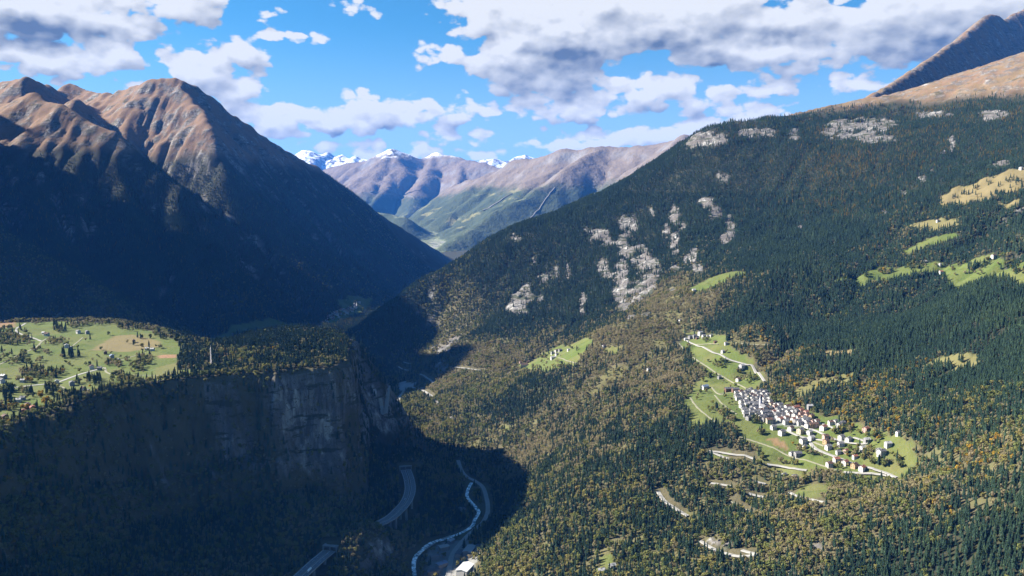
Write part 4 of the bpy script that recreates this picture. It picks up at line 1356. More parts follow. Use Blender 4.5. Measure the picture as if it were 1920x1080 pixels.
# groves standing in the pastures: u, v, radius u, radius v, trees, kind mix
GROVES = [
    (20, 632, 36, 17, 150, (.2, 0, .4, .4, 0)), (52, 640, 10, 9, 22, (.3, 0, .4, .3, 0)), (68, 606, 10, 4, 12, (.1, 0, .3, .6, 0)), (103, 606, 4, 5, 8, (1, 0, 0, 0, 0)), (145, 608, 22, 9, 70, (.15, 0, .25, .6, 0)), (112, 619, 14, 5, 30, (.3, 0, .4, .3, 0)),
    (92, 641, 30, 7, 60, (.05, 0, .25, .7, 0)), (68, 654, 9, 9, 24, (.05, 0, .2, .75, 0)), (22, 676, 24, 11, 60, (.15, 0, .4, .45, 0)), (42, 668, 8, 8, 14, (.1, 0, .5, .4, 0)), (90, 664, 7, 5, 10, (0, 0, .3, .7, 0)), (72, 676, 6, 4, 6, (0, 0, .3, .7, 0)), (54, 683, 4, 4, 4, (0, 0, .4, .6, 0)),
    (120, 667, 4, 6, 6, (1, 0, 0, 0, 0)), (133, 666, 6, 7, 9, (1, 0, 0, 0, 0)), (147, 667, 3, 5, 4, (1, 0, 0, 0, 0)), (190, 607, 22, 4, 34, (.1, 0, .3, .6, 0)), (252, 613, 34, 9, 110, (.25, 0, .35, .4, 0)), (312, 629, 26, 8, 60, (.3, 0, .4, .3, 0)), (345, 640, 18, 8, 44, (.4, 0, .35, .25, 0)),
    (80, 702, 44, 9, 90, (.2, 0, .35, .35, .1)), (50, 716, 20, 5, 20, (.1, 0, .2, .3, .4)), (210, 683, 14, 6, 26, (.05, 0, .35, .6, 0)), (240, 676, 8, 4, 10, (.2, 0, .4, .4, 0)), (272, 676, 15, 10, 40, (.1, 0, .3, .6, 0)), (258, 690, 14, 7, 26, (.1, 0, .45, .45, 0)), (222, 688, 8, 4, 8, (0, 0, .4, .6, 0)),
    (177, 714, 13, 9, 26, (.9, 0, .1, 0, 0)), (97, 733, 13, 11, 30, (.6, 0, .3, .1, 0)), (15, 744, 8, 14, 14, (.9, 0, .1, 0, 0)), (55, 742, 8, 8, 10, (.8, 0, .2, 0, 0)), (76, 744, 6, 5, 6, (0, 0, 0, 0, 1)), (88, 757, 10, 4, 10, (0, 0, .2, 0, .8)), (169, 728, 3, 3, 1, (0, 0, 0, 0, 1)), (40, 735, 6, 6, 8, (.3, 0, .3, .4, 0)), (10, 732, 22, 5, 34, (.6, 0, .3, .1, 0)),
    (144, 721, 6, 4, 7, (.5, 0, .5, 0, 0)), (222, 706, 12, 8, 24, (.2, 0, .5, .2, .1)), (245, 716, 26, 5, 36, (.4, 0, .4, .1, .1)), (297, 652, 5, 4, 6, (0, 0, .3, .7, 0)), (204, 629, 3, 3, 2, (0, 0, .5, .5, 0)), (262, 634, 5, 2, 5, (.6, 0, .4, 0, 0)), (280, 635, 3, 2, 3, (.6, 0, .4, 0, 0)),
    (120, 745, 20, 8, 24, (.3, 0, .4, .1, .2)), (150, 742, 16, 7, 22, (.4, 0, .3, .2, .1)), (5, 765, 30, 8, 34, (.2, 0, .4, .1, .3)), (60, 770, 22, 7, 24, (.3, 0, .3, .1, .3)),
    # village pasture and gardens
    (1315, 738, 3, 3, 2, (.9, 0, .1, 0, 0)), (1400, 712, 18, 6, 22, (.1, 0, .4, .4, .1)), (1432, 718, 6, 5, 7, (.1, 0, .2, .2, .5)), (1350, 684, 14, 5, 14, (.2, 0, .5, .3, 0)), (1370, 678, 10, 4, 8, (.1, 0, .5, .4, 0)), (1328, 706, 10, 6, 12, (.05, 0, .5, .45, 0)), (1346, 704, 5, 4, 5, (.1, 0, .4, .5, 0)),
    (1340, 770, 7, 5, 8, (.2, 0, .3, .5, 0)), (1358, 777, 9, 5, 12, (.1, 0, .3, .6, 0)), (1370, 787, 10, 4, 12, (.2, 0, .3, .5, 0)), (1287, 780, 6, 9, 14, (.3, 0, .2, .5, 0)), (1417, 790, 8, 7, 16, (.5, 0, .2, .3, 0)), (1426, 813, 6, 5, 12, (.5, 0, .3, .2, 0)), (1395, 756, 8, 4, 6, (.2, 0, .3, .4, .1)),
    (1568, 810, 12, 5, 14, (.1, 0, .3, .4, .2)), (1588, 806, 10, 5, 10, (.3, 0, .4, .3, 0)), (1600, 855, 14, 6, 16, (.1, 0, .3, .5, .1)), (1622, 858, 9, 4, 9, (.2, 0, .4, .4, 0)), (1642, 818, 10, 5, 10, (.2, 0, .4, .2, .2)), (1655, 872, 9, 8, 22, (.6, 0, .3, .1, 0)), (1686, 873, 5, 4, 4, (.2, 0, .6, .2, 0)), (1684, 862, 6, 3, 4, (.2, 0, .6, .2, 0)),
    (1500, 845, 10, 5, 8, (.2, 0, .4, .4, 0)), (1560, 828, 6, 4, 5, (.2, 0, .4, .3, .1)), (1480, 872, 18, 4, 16, (.3, 0, .3, .4, 0)), (1420, 860, 14, 6, 20, (.4, 0, .3, .3, 0)), (1465, 868, 8, 4, 8, (.2, 0, .3, .5, 0)), (1520, 852, 6, 3, 3, (.2, 0, .5, .3, 0)), (1560, 764, 14, 6, 16, (.2, 0, .4, .2, .2)),
    (1550, 772, 10, 5, 10, (.3, 0, .3, .2, .2)), (1470, 745, 14, 8, 22, (.1, 0, .4, .4, .1)), (1500, 760, 12, 6, 14, (.1, 0, .4, .4, .1)), (1670, 800, 12, 5, 12, (.2, 0, .4, .3, .1)), (1385, 700, 4, 3, 4, (.1, 0, .6, .3, 0)), (1320, 640, 8, 3, 6, (.3, 0, .4, .3, 0)), (1290, 652, 5, 4, 6, (.3, 0, .4, .3, 0)), (1365, 637, 4, 4, 5, (.9, 0, .1, 0, 0)),
    (1400, 660, 12, 4, 12, (.2, 0, .3, .3, .2)), (1540, 722, 8, 3, 5, (.2, 0, .5, .3, 0)), (1570, 712, 8, 3, 5, (.2, 0, .5, .3, 0)), (1520, 712, 5, 3, 5, (.2, 0, .5, .3, 0)), (1780, 690, 8, 3, 5, (.6, 0, .4, 0, 0)), (1800, 678, 6, 3, 3, (.8, 0, .2, 0, 0)),
    # right-hand pastures
    (1825, 500, 10, 7, 16, (.9, 0, .1, 0, 0)), (1842, 498, 10, 6, 14, (.9, 0, .1, 0, 0)), (1785, 507, 4, 3, 3, (0, 0, .2, .8, 0)), (1895, 497, 12, 8, 14, (.4, 0, .3, .3, 0)), (1910, 510, 12, 6, 14, (.4, 0, .3, .3, 0)), (1880, 480, 12, 4, 8, (.3, 0, .4, .3, 0)), (1715, 500, 20, 8, 34, (.3, 0, .3, .4, 0)), (1660, 510, 14, 5, 20, (.3, 0, .3, .3, .1)), (1625, 516, 5, 5, 8, (.7, 0, .3, 0, 0)),
    (1590, 520, 16, 4, 14, (.4, 0, .3, .3, 0)), (1770, 482, 14, 4, 14, (.2, 0, .2, .5, .1)), (1830, 352, 8, 4, 8, (.9, .1, 0, 0, 0)), (1900, 338, 20, 6, 26, (.9, .1, 0, 0, 0)), (1870, 366, 16, 5, 20, (.9, .1, 0, 0, 0)), (1810, 365, 8, 3, 6, (.9, .1, 0, 0, 0)), (1860, 345, 6, 2, 3, (1, 0, 0, 0, 0)), (1790, 372, 6, 3, 5, (.9, .1, 0, 0, 0)),
    (1050, 688, 20, 4, 20, (.1, 0, .4, .5, 0)), (1020, 670, 6, 3, 6, (.4, 0, .4, .2, 0)), (985, 698, 8, 4, 12, (.3, 0, .5, .2, 0)), (1075, 655, 10, 4, 8, (.1, 0, .4, .5, 0)), (1000, 690, 5, 3, 6, (.4, 0, .3, .3, 0)), (1205, 0, 0, 0, 0, ()),
    (650, 562, 3, 3, 4, (.3, 0, .4, .3, 0)), (668, 568, 4, 3, 6, (.5, 0, .3, .2, 0)),
]
GROVES += [(-70, 640, 50, 18, 110, (.2, 0, .4, .4, 0)), (-120, 690, 40, 14, 80, (.3, 0, .4, .3, 0)), (-70, 730, 50, 14, 90, (.4, 0, .4, .2, 0)), (-160, 640, 50, 40, 160, (.4, 0, .3, .3, 0)), (-190, 760, 60, 50, 160, (.4, 0, .3, .3, 0)), (1460, 770, 70, 28, 90, (.1, 0, .5, .35, .05)), (1570, 830, 90, 30, 90, (.15, 0, .5, .3, .05)), (1610, 860, 70, 22, 50, (.1, 0, .5, .35, .05)), (1350, 720, 60, 60, 60, (.1, 0, .5, .35, .05)), (150, 680, 160, 50, 70, (.1, 0, .5, .4, 0)), (1800, 500, 110, 18, 50, (.2, 0, .4, .4, 0)), (1850, 350, 70, 26, 30, (.9, .1, 0, 0, 0)), (1545, 715, 50, 16, 24, (.2, 0, .4, .3, .1)), (1040, 675, 60, 20, 40, (.1, 0, .5, .4, 0))]
HOUSE_SPOTS = []     # filled by the buildings below, (x, y, radius)

# ------------------------------------------------------------------ roads and river as draped strips
def plain(name, col, rough=0.85, var=0.25, scale=0.3):
    m, t, b = new_mat(name, rough, 0.2)
    geo = nn(t, 'ShaderNodeNewGeometry')
    n = tnoise(t, geo.outputs['Position'], scale, 4, 0.6)
    lo = tuple(c * (1 - var) for c in col); hi = tuple(min(1, c * (1 + var)) for c in col)
    t.links.new(mixc(t, n, lo, hi), b.inputs['Base Color'])
    return m


M_ROAD = plain('road_surface', (0.23, 0.225, 0.21), 0.9, 0.22, 0.15)
M_LANE = plain('lane_surface', (0.17, 0.165, 0.115), 0.9, 0.25, 0.2)
M_ASPH = plain('asphalt', (0.14, 0.145, 0.155), 0.75, 0.15, 0.4)
M_LINE = plain('lane_paint', (0.75, 0.75, 0.73), 0.7, 0.05)
M_CONC = plain('concrete', (0.28, 0.28, 0.275), 0.85, 0.15, 0.2)
M_PORTAL = plain('weathered_concrete', (0.20, 0.20, 0.195), 0.9, 0.25, 0.2)
M_STEEL = plain('galvanised_steel', (0.45, 0.46, 0.47), 0.45, 0.1)


def strip(name, L, width, mat, lift=0.35, thick=1.2):
    n = len(L)
    tg = np.gradient(L, axis=0); tg /= np.linalg.norm(tg, axis=1, keepdims=True) + 1e-9
    nr = np.stack([-tg[:, 1], tg[:, 0]], -1)
    k = np.ones(9) / 9
    zc = H(L[:, 0], L[:, 1])
    za = np.maximum.reduce([zc, H(*(L + nr * width * 0.5).T), H(*(L - nr * width * 0.5).T)])
    pad = np.pad(za, 4, mode='edge')
    zr = np.maximum(np.convolve(pad, k, 'valid'), za - 0.2) + lift
    V, Fc = [], []
    for i in range(n):
        for s, dz in ((-0.5, 0), (0.5, 0), (0.62, -thick), (-0.62, -thick)):
            p = L[i] + nr[i] * width * s
            V.append((p[0], p[1], zr[i] + dz))
    for i in range(n - 1):
        a, b = 4 * i, 4 * i + 4
        Fc += [(a, a + 1, b + 1, b), (a + 1, a + 2, b + 2, b + 1), (a + 3, a, b, b + 3)]
    return obj(name, mesh_from(name, V, Fc, [mat]), kind='structure')


def far_line(pts, width, name, mat):
    out = []
    for (u, v) in pts:
        d = pix_dir(float(u), float(v))
        t_ = np.linspace(8200, 32000, 3000)
        g_ = FAR.sample('z', d[0] * t_, t_)
        hit = np.nonzero(CAM[2] + d[2] * t_ < g_)[0]
        if len(hit):
            out.append((d[0] * t_[hit[0]], t_[hit[0]]))
    if len(out) < 2:
        return
    out = np.array(out)
    seg = []
    for a_, b_ in zip(out[:-1], out[1:]):
        n_ = max(2, int(np.linalg.norm(b_ - a_) / 60))
        for k in range(n_):
            seg.append(a_ + (b_ - a_) * k / n_)
    seg.append(out[-1]); seg = np.array(seg)
    tg = np.gradient(seg, axis=0); tg /= np.linalg.norm(tg, axis=1, keepdims=True) + 1e-9
    nr = np.stack([-tg[:, 1], tg[:, 0]], -1)
    V, Fc = [], []
    for i in range(len(seg)):
        l, r = seg[i] + nr[i] * width / 2, seg[i] - nr[i] * width / 2
        zz = max(float(FAR.sample('z', *l)), float(FAR.sample('z', *r)), float(FAR.sample('z', *seg[i]))) + 3
        V += [(l[0], l[1], zz), (r[0], r[1], zz), (r[0], r[1], zz - 40), (l[0], l[1], zz - 40)]
    for i in range(len(seg) - 1):
        a_, b_ = 4 * i, 4 * i + 4
        Fc += [(a_, a_ + 1, b_ + 1, b_), (a_ + 1, a_ + 2, b_ + 2, b_ + 1), (a_ + 3, a_, b_, b_ + 3)]
    obj(name, mesh_from(name, V, Fc, [mat]), kind='structure')


M_SCAR = plain('bare_earth', (0.13, 0.122, 0.11), 0.95, 0.25, 0.02)
far_line([(785, 357), (740, 357), (700, 359), (692, 361), (720, 365), (752, 370), (778, 373)], 34, 'mountain_road', M_SCAR)
far_line([(1040, 352), (1028, 368), (1014, 388), (1000, 404), (985, 418)], 11, 'forest_cutting', M_SCAR)
far_line([(905, 395), (925, 384), (945, 372), (960, 364)], 26, 'forest_cutting', M_SCAR)

for (w, kind, L) in ROAD_LINES:
    strip(kind, L, w, M_ROAD if kind == 'road' else M_LANE)

m, t, b = new_mat('river_water', 0.25, 0.5)
geo = nn(t, 'ShaderNodeNewGeometry')
foam = sstep(t, tnoise(t, geo.outputs['Position'], 1 / 7.0, 5, 0.7), 0.40, 0.60)
t.links.new(mixc(t, foam, (0.10, 0.17, 0.19), (0.80, 0.84, 0.86)), b.inputs['Base Color'])
t.links.new(mth(t, 'MULTIPLY_ADD', foam, 0.5, 0.2), b.inputs['Roughness'])
M_RIVER = m
for (w, L) in RIVER_LINES:
    strip('river', L, w, M_RIVER, 0.15, 1.5)


# ------------------------------------------------------------------ small mesh kit
class MB:
    def __init__(self):
        self.V, self.F, self.M = [], [], []

    def quad(self, a, b, c, d, m=0):
        i = len(self.V)
        self.V += [a, b, c, d]; self.F.append((i, i + 1, i + 2, i + 3)); self.M.append(m)

    def poly(self, pts, m=0):
        i = len(self.V)
        self.V += list(pts); self.F.append(tuple(range(i, i + len(pts)))); self.M.append(m)

    def box(self, x0, x1, y0, y1, z0, z1, m=0):
        i = len(self.V)
        self.V += [(x, y, z) for x in (x0, x1) for y in (y0, y1) for z in (z0, z1)]
        for f in ((0, 1, 3, 2), (4, 6, 7, 5), (0, 4, 5, 1), (2, 3, 7, 6), (0, 2, 6, 4), (1, 5, 7, 3)):
            self.F.append(tuple(i + k for k in f)); self.M.append(m)

    def stick(self, p, q, r, m=0, n=5, r1=None):
        p, q = Vector(p), Vector(q)
        d = (q - p).normalized(); a = d.orthogonal().normalized(); b_ = d.cross(a)
        s = len(self.V)
        for c, rr in ((p, r), (q, r if r1 is None else r1)):
            for i in range(n):
                an = 6.28318 * i / n
                self.V.append(tuple(c + (a * math.cos(an) + b_ * math.sin(an)) * rr))
        for i in range(n):
            self.F.append((s + i, s + (i + 1) % n, s + n + (i + 1) % n, s + n + i)); self.M.append(m)
        self.F.append(tuple(s + n + i for i in range(n))); self.M.append(m)

    def mesh(self, name, mats):
        return mesh_from(name, self.V, self.F, mats, False, self.M)


WALLS = {
    'white': plain('white_plaster', (0.40, 0.39, 0.37), 0.85, 0.05), 'cream': plain('cream_plaster', (0.36, 0.315, 0.23), 0.85, 0.06),
    'pink': plain('pink_plaster', (0.36, 0.25, 0.21), 0.85, 0.06), 'tan': plain('ochre_plaster', (0.33, 0.23, 0.13), 0.85, 0.06),
    'grey': plain('grey_stone', (0.20, 0.195, 0.19), 0.9, 0.25, 1.5), 'brown': plain('dark_timber', (0.13, 0.075, 0.045), 0.85, 0.25, 1.5),
    'lilac': plain('pale_lilac_plaster', (0.4, 0.39, 0.43), 0.85, 0.05),
}
ROOFS = {
    'grey': plain('stone_slab_roof', (0.115, 0.115, 0.12), 0.8, 0.3, 1.2), 'brown': plain('brown_tile_roof', (0.085, 0.052, 0.040), 0.85, 0.25, 1.2),
    'red': plain('red_tile_roof', (0.20, 0.085, 0.058), 0.85, 0.2, 1.2), 'pale': plain('pale_sheet_roof', (0.26, 0.26, 0.26), 0.6, 0.12, 0.8),
    'blue': plain('blue_grey_roof', (0.14, 0.18, 0.25), 0.6, 0.12), 'dark': plain('dark_slate_roof', (0.085, 0.085, 0.095), 0.7, 0.2, 1.2),
    'white': plain('white_sheet_roof', (0.5, 0.5, 0.49), 0.5, 0.05),
}
M_WIN = plain('window_glass', (0.035, 0.045, 0.06), 0.15, 0.1)
M_DOOR = plain('door_wood', (0.16, 0.08, 0.04), 0.7, 0.2)

_cache = {}


def house_parts(lw, dp, ht, pitch):
    """gable house: length lw along x, depth dp along y, eaves height ht; the gable ends face +-x"""
    key = (lw, dp, ht, pitch)
    if key in _cache:
        return _cache[key]
    x, y = lw / 2, dp / 2
    rz_ = ht + y * pitch
    w = MB()
    b = -4.0                                            # cellar walls run down into the slope
    w.quad((-x, -y, b), (x, -y, b), (x, -y, ht), (-x, -y, ht))
    w.quad((x, y, b), (-x, y, b), (-x, y, ht), (x, y, ht))
    w.poly([(x, -y, b), (x, y, b), (x, y, ht), (x, 0, rz_), (x, -y, ht)])
    w.poly([(-x, y, b), (-x, -y, b), (-x, -y, ht), (-x, 0, rz_), (-x, y, ht)])
    r = MB()
    o, e, th = 0.7, 0.8, 0.32
    for s in (-1, 1):
        ye, ze = s * (y + e), ht - e * pitch + 0.05
        zt = rz_ + 0.05
        p = [(-x - o, 0, zt), (x + o, 0, zt), (x + o, ye, ze), (-x - o, ye, ze)]
        q = [(a, c, d + th) for (a, c, d) in p]
        if s < 0:
            p, q = p[::-1], q[::-1]
        r.poly(q[::-1]); r.poly(p)
        for i in range(4):
            j = (i + 1) % 4
            if {i, j} != ({0, 1} if s > 0 else {2, 3}):
                r.quad(p[i], q[i], q[j], p[j])
    wn_ = MB(); wn_.box(-0.55, 0.55, -0.06, 0.12, -0.75, 0.75)
    ch = MB(); ch.box(-0.4, 0.4, -0.4, 0.4, -0.8, 1.3)
    dr = MB(); dr.box(-0.6, 0.6, -0.08, 0.1, 0, 2.1)
    res = (w, r, wn_, ch, dr, rz_)
    res = (w.mesh('wall', [None]), r.mesh('roof', [None]), wn_.mesh('window', [M_WIN]), ch.mesh('chimney', [None]), dr.mesh('door', [M_DOOR]), rz_)
    _cache[key] = res
    return res


def set_mat(o, m):
    o.material_slots[0].link = 'OBJECT'
    o.material_slots[0].material = m


def house(u, v, wall, roof, size=(11, 10, 7.0), yaw=None, label=None, group=None, name='house', cat='house', rnd=None, windows=True, at=None, pitch=0.55):
    g = at if at is not None else ground_at(u, v)
    if g is None:
        return None
    if yaw is None:
        yaw = R(200) + R(14) * math.sin(u * 12.9 + v * 7.3)
    lw, dp, ht = size
    t = bpy.data.objects.new(name, None)
    COL.objects.link(t)
    t.empty_display_size = 3
    t.location = (g.x, g.y, g.z + 0.6); t.rotation_euler = (0, 0, yaw)
    tag(t, label, cat, group)
    w, r, wn_, ch, dr, rz_ = house_parts(lw, dp, ht, pitch)
    o = obj('wall', w, t); set_mat(o, WALLS[wall])
    ro = obj('roof', r, t); set_mat(ro, ROOFS[roof])
    if windows:
        c = obj('chimney', ch, ro, loc=(lw * 0.18, dp * 0.16, rz_ - dp * 0.16 * pitch + 0.35)); set_mat(c, WALLS['grey'])
        rows = [1.7, 4.5] if ht > 5.5 else [1.7]
        for zz in rows:
            for yy in (-dp * 0.25, dp * 0.25):
                wi = obj('window', wn_, t, loc=(lw / 2 + 0.02, yy, zz)); wi.rotation_euler = (0, 0, R(90))
            for xx in (-lw * 0.27, lw * 0.27):
                obj('window', wn_, t, loc=(xx, dp / 2 + 0.02, zz))
    HOUSE_SPOTS.append((g.x, g.y, max(lw, dp) * 0.75 + 2))
    return t


# village: crop coordinates converted to photo pixels
def vp(a, b):
    return 1340 + a / 4.908, 680 + b / 4.908


B, S, L_ = (11, 9, 7.2), (7, 6, 4.6), (9, 8, 5.8)
VILLAGE = [  # crop x, crop y, wall, roof, size, label (None: one of its cluster)
    (500, 555, 'cream', 'brown', B, 'big cream house at the lower edge of the old village, above a white house'),
    (540, 612, 'white', 'grey', L_, 'white house just below the big cream house at the village edge'),
    (605, 540, 'white', 'red', L_, 'tall white house with rusty roof, right of the big cream house'),
    (655, 565, 'white', 'grey', L_, 'white grey-roofed house right of the rusty-roofed tall one'),
    (700, 622, 'white', 'brown', L_, 'white brown-roofed house on the lane, left of the cream block'),
    (788, 648, 'cream', 'grey', B, 'broad cream block on the lower village lane, largest on that lane'),
    (618, 665, 'white', 'grey', B, 'white gable-fronted house alone above the bare earth patch'),
    (872, 660, 'white', 'pale', L_, 'white house with pale roof right of the broad cream block'),
    (778, 570, 'white', 'dark', L_, 'white house with dark roof at the head of the middle lane'),
    (850, 565, 'white', 'dark', L_, 'white house with dark roof right of the middle lane head'),
    (925, 590, 'pink', 'brown', L_, 'pinkish house with brown roof between white houses on the middle lane'),
    (1000, 620, 'white', 'red', B, 'white house with red roof below the lane, right of the pinkish one'),
    (1070, 570, 'white', 'brown', L_, 'white house at the start of the upper right row'),
    (1145, 592, 'white', 'grey', L_, 'whitish grey-roofed house at the right end of the upper row'),
    (1180, 570, 'grey', 'dark', S, 'small dark-roofed house behind the upper row'),
    (1390, 632, 'pink', 'red', L_, 'pinkish house with red roof alone near the right woods'),
    (1020, 700, 'pink', 'brown', L_, 'pink house with brown roof where the two lanes fork'),
    (1165, 705, 'white', 'grey', L_, 'left one of two white houses above the long lane'),
    (1230, 725, 'white', 'grey', L_, 'right one of two white houses above the long lane'),
    (1400, 735, 'grey', 'pale', L_, 'grey house with pale roof at the end of the long lane'),
    (815, 745, 'white', 'dark', B, 'white dark-roofed house above the green slope below the lane'),
    (890, 712, 'white', 'pale', L_, 'pale-roofed white house at the road fork below the broad cream block'),
    (1025, 745, 'tan', 'brown', L_, 'ochre house with brown roof below the pink one'),
    (1160, 770, 'lilac', 'grey', L_, 'pale lilac house with grey roof under the two white houses'),
    (1045, 795, 'white', 'grey', L_, 'white house below the ochre one beside the winding road'),
    (1365, 810, 'white', 'pale', L_, 'white pale-roofed house above the right pasture'),
    (1137, 840, 'white', 'grey', S, 'little white house among shrubs on the lower slope'),
    (1205, 828, 'pink', 'red', S, 'little pinkish house among shrubs right of the little white one'),
    (1290, 882, 'white', 'red', S, 'small house with bright red roof above the lowest road'),
    (765, 868, 'grey', 'dark', B, 'dark-roofed long house at the green path below the bare earth'),
    (705, 850, 'white', 'grey', S, 'small white house left of the long dark-roofed one on the green path'),
    (828, 792, 'white', 'grey', S, 'small white house in a garden below the green slope'),
    (1535, 850, 'white', 'dark', B, 'white house farthest right on the pasture edge'),
    (1510, 822, 'grey', 'pale', S, 'grey shed behind the farthest right white house'),
    (1595, 770, 'white', 'pale', L_, 'white house with pale sheet roof by the right woods'),
    (1120, 912, 'white', 'red', L_, 'leftmost of the four houses in the lowest row'),
    (1200, 938, 'white', 'red', L_, 'second of the four houses in the lowest row'),
    (1285, 965, 'tan', 'brown', L_, 'ochre third house of the lowest row'),
    (1357, 990, 'white', 'red', L_, 'rightmost white house of the lowest row'),
    (1055, 955, 'white', 'brown', L_, 'white house below the lowest row on the green path'),
    (1690, 665, 'white', 'grey', S, 'tiny white hut at the edge of the right woods'),
    (640, 1050, 'white', 'grey', S, 'white hut in the trees below the lowest road'),
    (735, 1065, 'grey', 'dark', S, 'grey hut beside the white hut below the lowest road'),
    (130, 262, 'brown', 'dark', (18, 9, 5.6), 'long dark barn at the upper left tip of the village'),
    (190, 266, 'brown', 'dark', (14, 9, 5.6), 'dark barn second from the upper left tip of the village'),
    (236, 285, 'pink', 'brown', L_, 'salmon house at the top of the old village'),
    (218, 172, 'white', 'brown', L_, 'lone white and brown chalet above the upper road into the village'),
    (250, 52, 'white', 'pale', B, 'white group of buildings below the upper road bend'),
    (232, 70, 'white', 'pale', S, 'white annex under the building at the upper road bend'),
    (745, 432, 'grey', 'red', (16, 9, 5.6), 'long low building with orange red roof above the village'),
    (455, 482, 'white', 'dark', B, 'tall white house under the church tower'),
    (180, 262, None, None, None, None),
]
CLUSTER = [  # old core: small stone and plaster houses crowded round the church
    (285, 290, 'grey', 'dark'), (330, 262, 'grey', 'grey'), (365, 285, 'white', 'grey'), (425, 280, 'grey', 'dark'), (395, 300, 'grey', 'dark'), (200, 318, 'grey', 'grey'), (215, 345, 'white', 'grey'), (260, 340, 'grey', 'grey'),
    (300, 352, 'white', 'pale'), (345, 350, 'white', 'grey'), (395, 345, 'grey', 'dark'), (245, 378, 'white', 'grey'), (290, 400, 'white', 'pale'), (335, 395, 'grey', 'grey'), (380, 390, 'white', 'grey'), (410, 375, 'grey', 'grey'),
    (490, 310, 'white', 'grey'), (505, 350, 'white', 'pale'), (470, 370, 'white', 'grey'), (520, 400, 'cream', 'brown'), (470, 412, 'white', 'grey'), (510, 435, 'cream', 'grey'), (555, 425, 'pink', 'brown'), (330, 480, 'white', 'grey'),
    (285, 500, 'grey', 'dark'), (310, 525, 'grey', 'dark'), (250, 415, 'white', 'grey'), (345, 430, 'grey', 'grey'), (395, 470, 'white', 'grey'), (375, 445, 'white', 'dark'), (540, 470, 'white', 'red'), (595, 470, 'white', 'grey'),
    (640, 455, 'white', 'grey'), (690, 445, 'grey', 'pale'), (630, 490, 'grey', 'dark'), (690, 495, 'white', 'brown'), (735, 505, 'white', 'dark'), (790, 455, 'pink', 'red'), (840, 475, 'pink', 'red'), (800, 490, 'pink', 'brown'),
    (890, 510, 'tan', 'brown'), (850, 500, 'pink', 'brown'), (575, 495, 'grey', 'grey'), (660, 525, 'white', 'brown'), (720, 540, 'white', 'red'), (580, 445, 'grey', 'dark'), (440, 430, 'grey', 'grey'), (610, 430, 'grey', 'grey'),
    (875, 425, 'grey', 'pale'), (430, 515, 'white', 'grey'), (455, 540, 'grey', 'dark'), (1110, 560, 'white', 'grey'), (900, 560, 'pink', 'brown'), (755, 560, 'grey', 'dark'),
]
CL_LAB = {'grey': 'small grey stone house crowded into the old village round the church', 'white': 'small white house crowded into the old village round the church', 'cream': 'small cream house crowded into the old village',
          'pink': 'pinkish house in the reddish upper right corner of the old village', 'tan': 'ochre house at the right end of the old village core'}
for (a, b_, w, r, sz, lab) in VILLAGE:
    if w is None:
        continue
    u, v = vp(a, b_)
    house(u, v, w, r, sz, label=lab, group='houses of the hillside village')
for (a, b_, w, r) in CLUSTER:
    u, v = vp(a, b_)
    house(u, v, w, r, (7.5 + (a % 3), 7 + (b_ % 2), 5.4 + (a % 2)), label=CL_LAB[w], group='small %s houses of the old village core' % w)


rdc = random.Random(17)
taken = [vp(a, b_) for (a, b_, *_r) in CLUSTER] + [vp(a, b_) for (a, b_, *_r) in VILLAGE]
core = np.array([vp(a, b_) for a, b_ in ((170, 300), (330, 255), (480, 290), (560, 400), (720, 430), (900, 500), (960, 590), (860, 600), (640, 540), (480, 560), (380, 500), (250, 480), (260, 400))])
n_in = 0
for k in range(1500):
    u, v = rdc.uniform(1372, 1540), rdc.uniform(730, 806)
    if n_in >= 46 or not bool(inside(core, np.array([u]), np.array([v]))[0]) or min(math.hypot(u - a, (v - b_) * 1.6) for a, b_ in taken) < 6.5:
        continue
    taken.append((u, v)); n_in += 1
    w = rdc.choice(['white', 'grey', 'white', 'grey', 'cream']) if u < 1500 else rdc.choice(['pink', 'white', 'tan'])
    house(u, v, w, rdc.choice(['grey', 'grey', 'dark', 'brown']), (7.5 + k % 3, 7 + k % 2, 5.4 + k % 2), label=CL_LAB[w], group='small %s houses of the old village core' % w)


def up(a, b):
    return 1240 + a / 4.0, 590 + b / 4.0


for (a, b_, w, r, sz, lab) in [
    (215, 178, 'grey', 'grey', L_, 'grey house left in the small hamlet at the top of the upper road'), (250, 172, 'grey', 'dark', L_, 'dark-roofed house in the middle of the upper hamlet'),
    (292, 152, 'white', 'pale', B, 'large white house highest in the upper hamlet'), (318, 172, 'white', 'grey', L_, 'white house beside the largest one of the upper hamlet'),
    (348, 172, 'white', 'grey', S, 'small white house second from the right in the upper hamlet'), (374, 166, 'white', 'grey', S, 'small white house at the right end of the upper hamlet'),
    (182, 192, 'white', 'pale', S, 'white shed on the road at the left end of the upper hamlet'), (270, 185, 'brown', 'dark', S, 'brown hut in front of the upper hamlet'),
    (485, 225, 'white', 'grey', S, 'white cottage by dark trees right of the upper hamlet'), (460, 285, 'white', 'pale', S, 'white cottage just above the bend of the upper road'),
    (325, 555, 'white', 'blue', (16, 10, 5.6), 'long building with blue grey roof alone in the green pasture'), (435, 480, 'grey', 'grey', S, 'grey hut beside the straight lane in the pasture'),
    (405, 215, 'brown', 'brown', S, 'brown hut below the upper hamlet'),
]:
    u, v = up(a, b_)
    house(u, v, w, r, sz, label=lab, group='houses above the village')

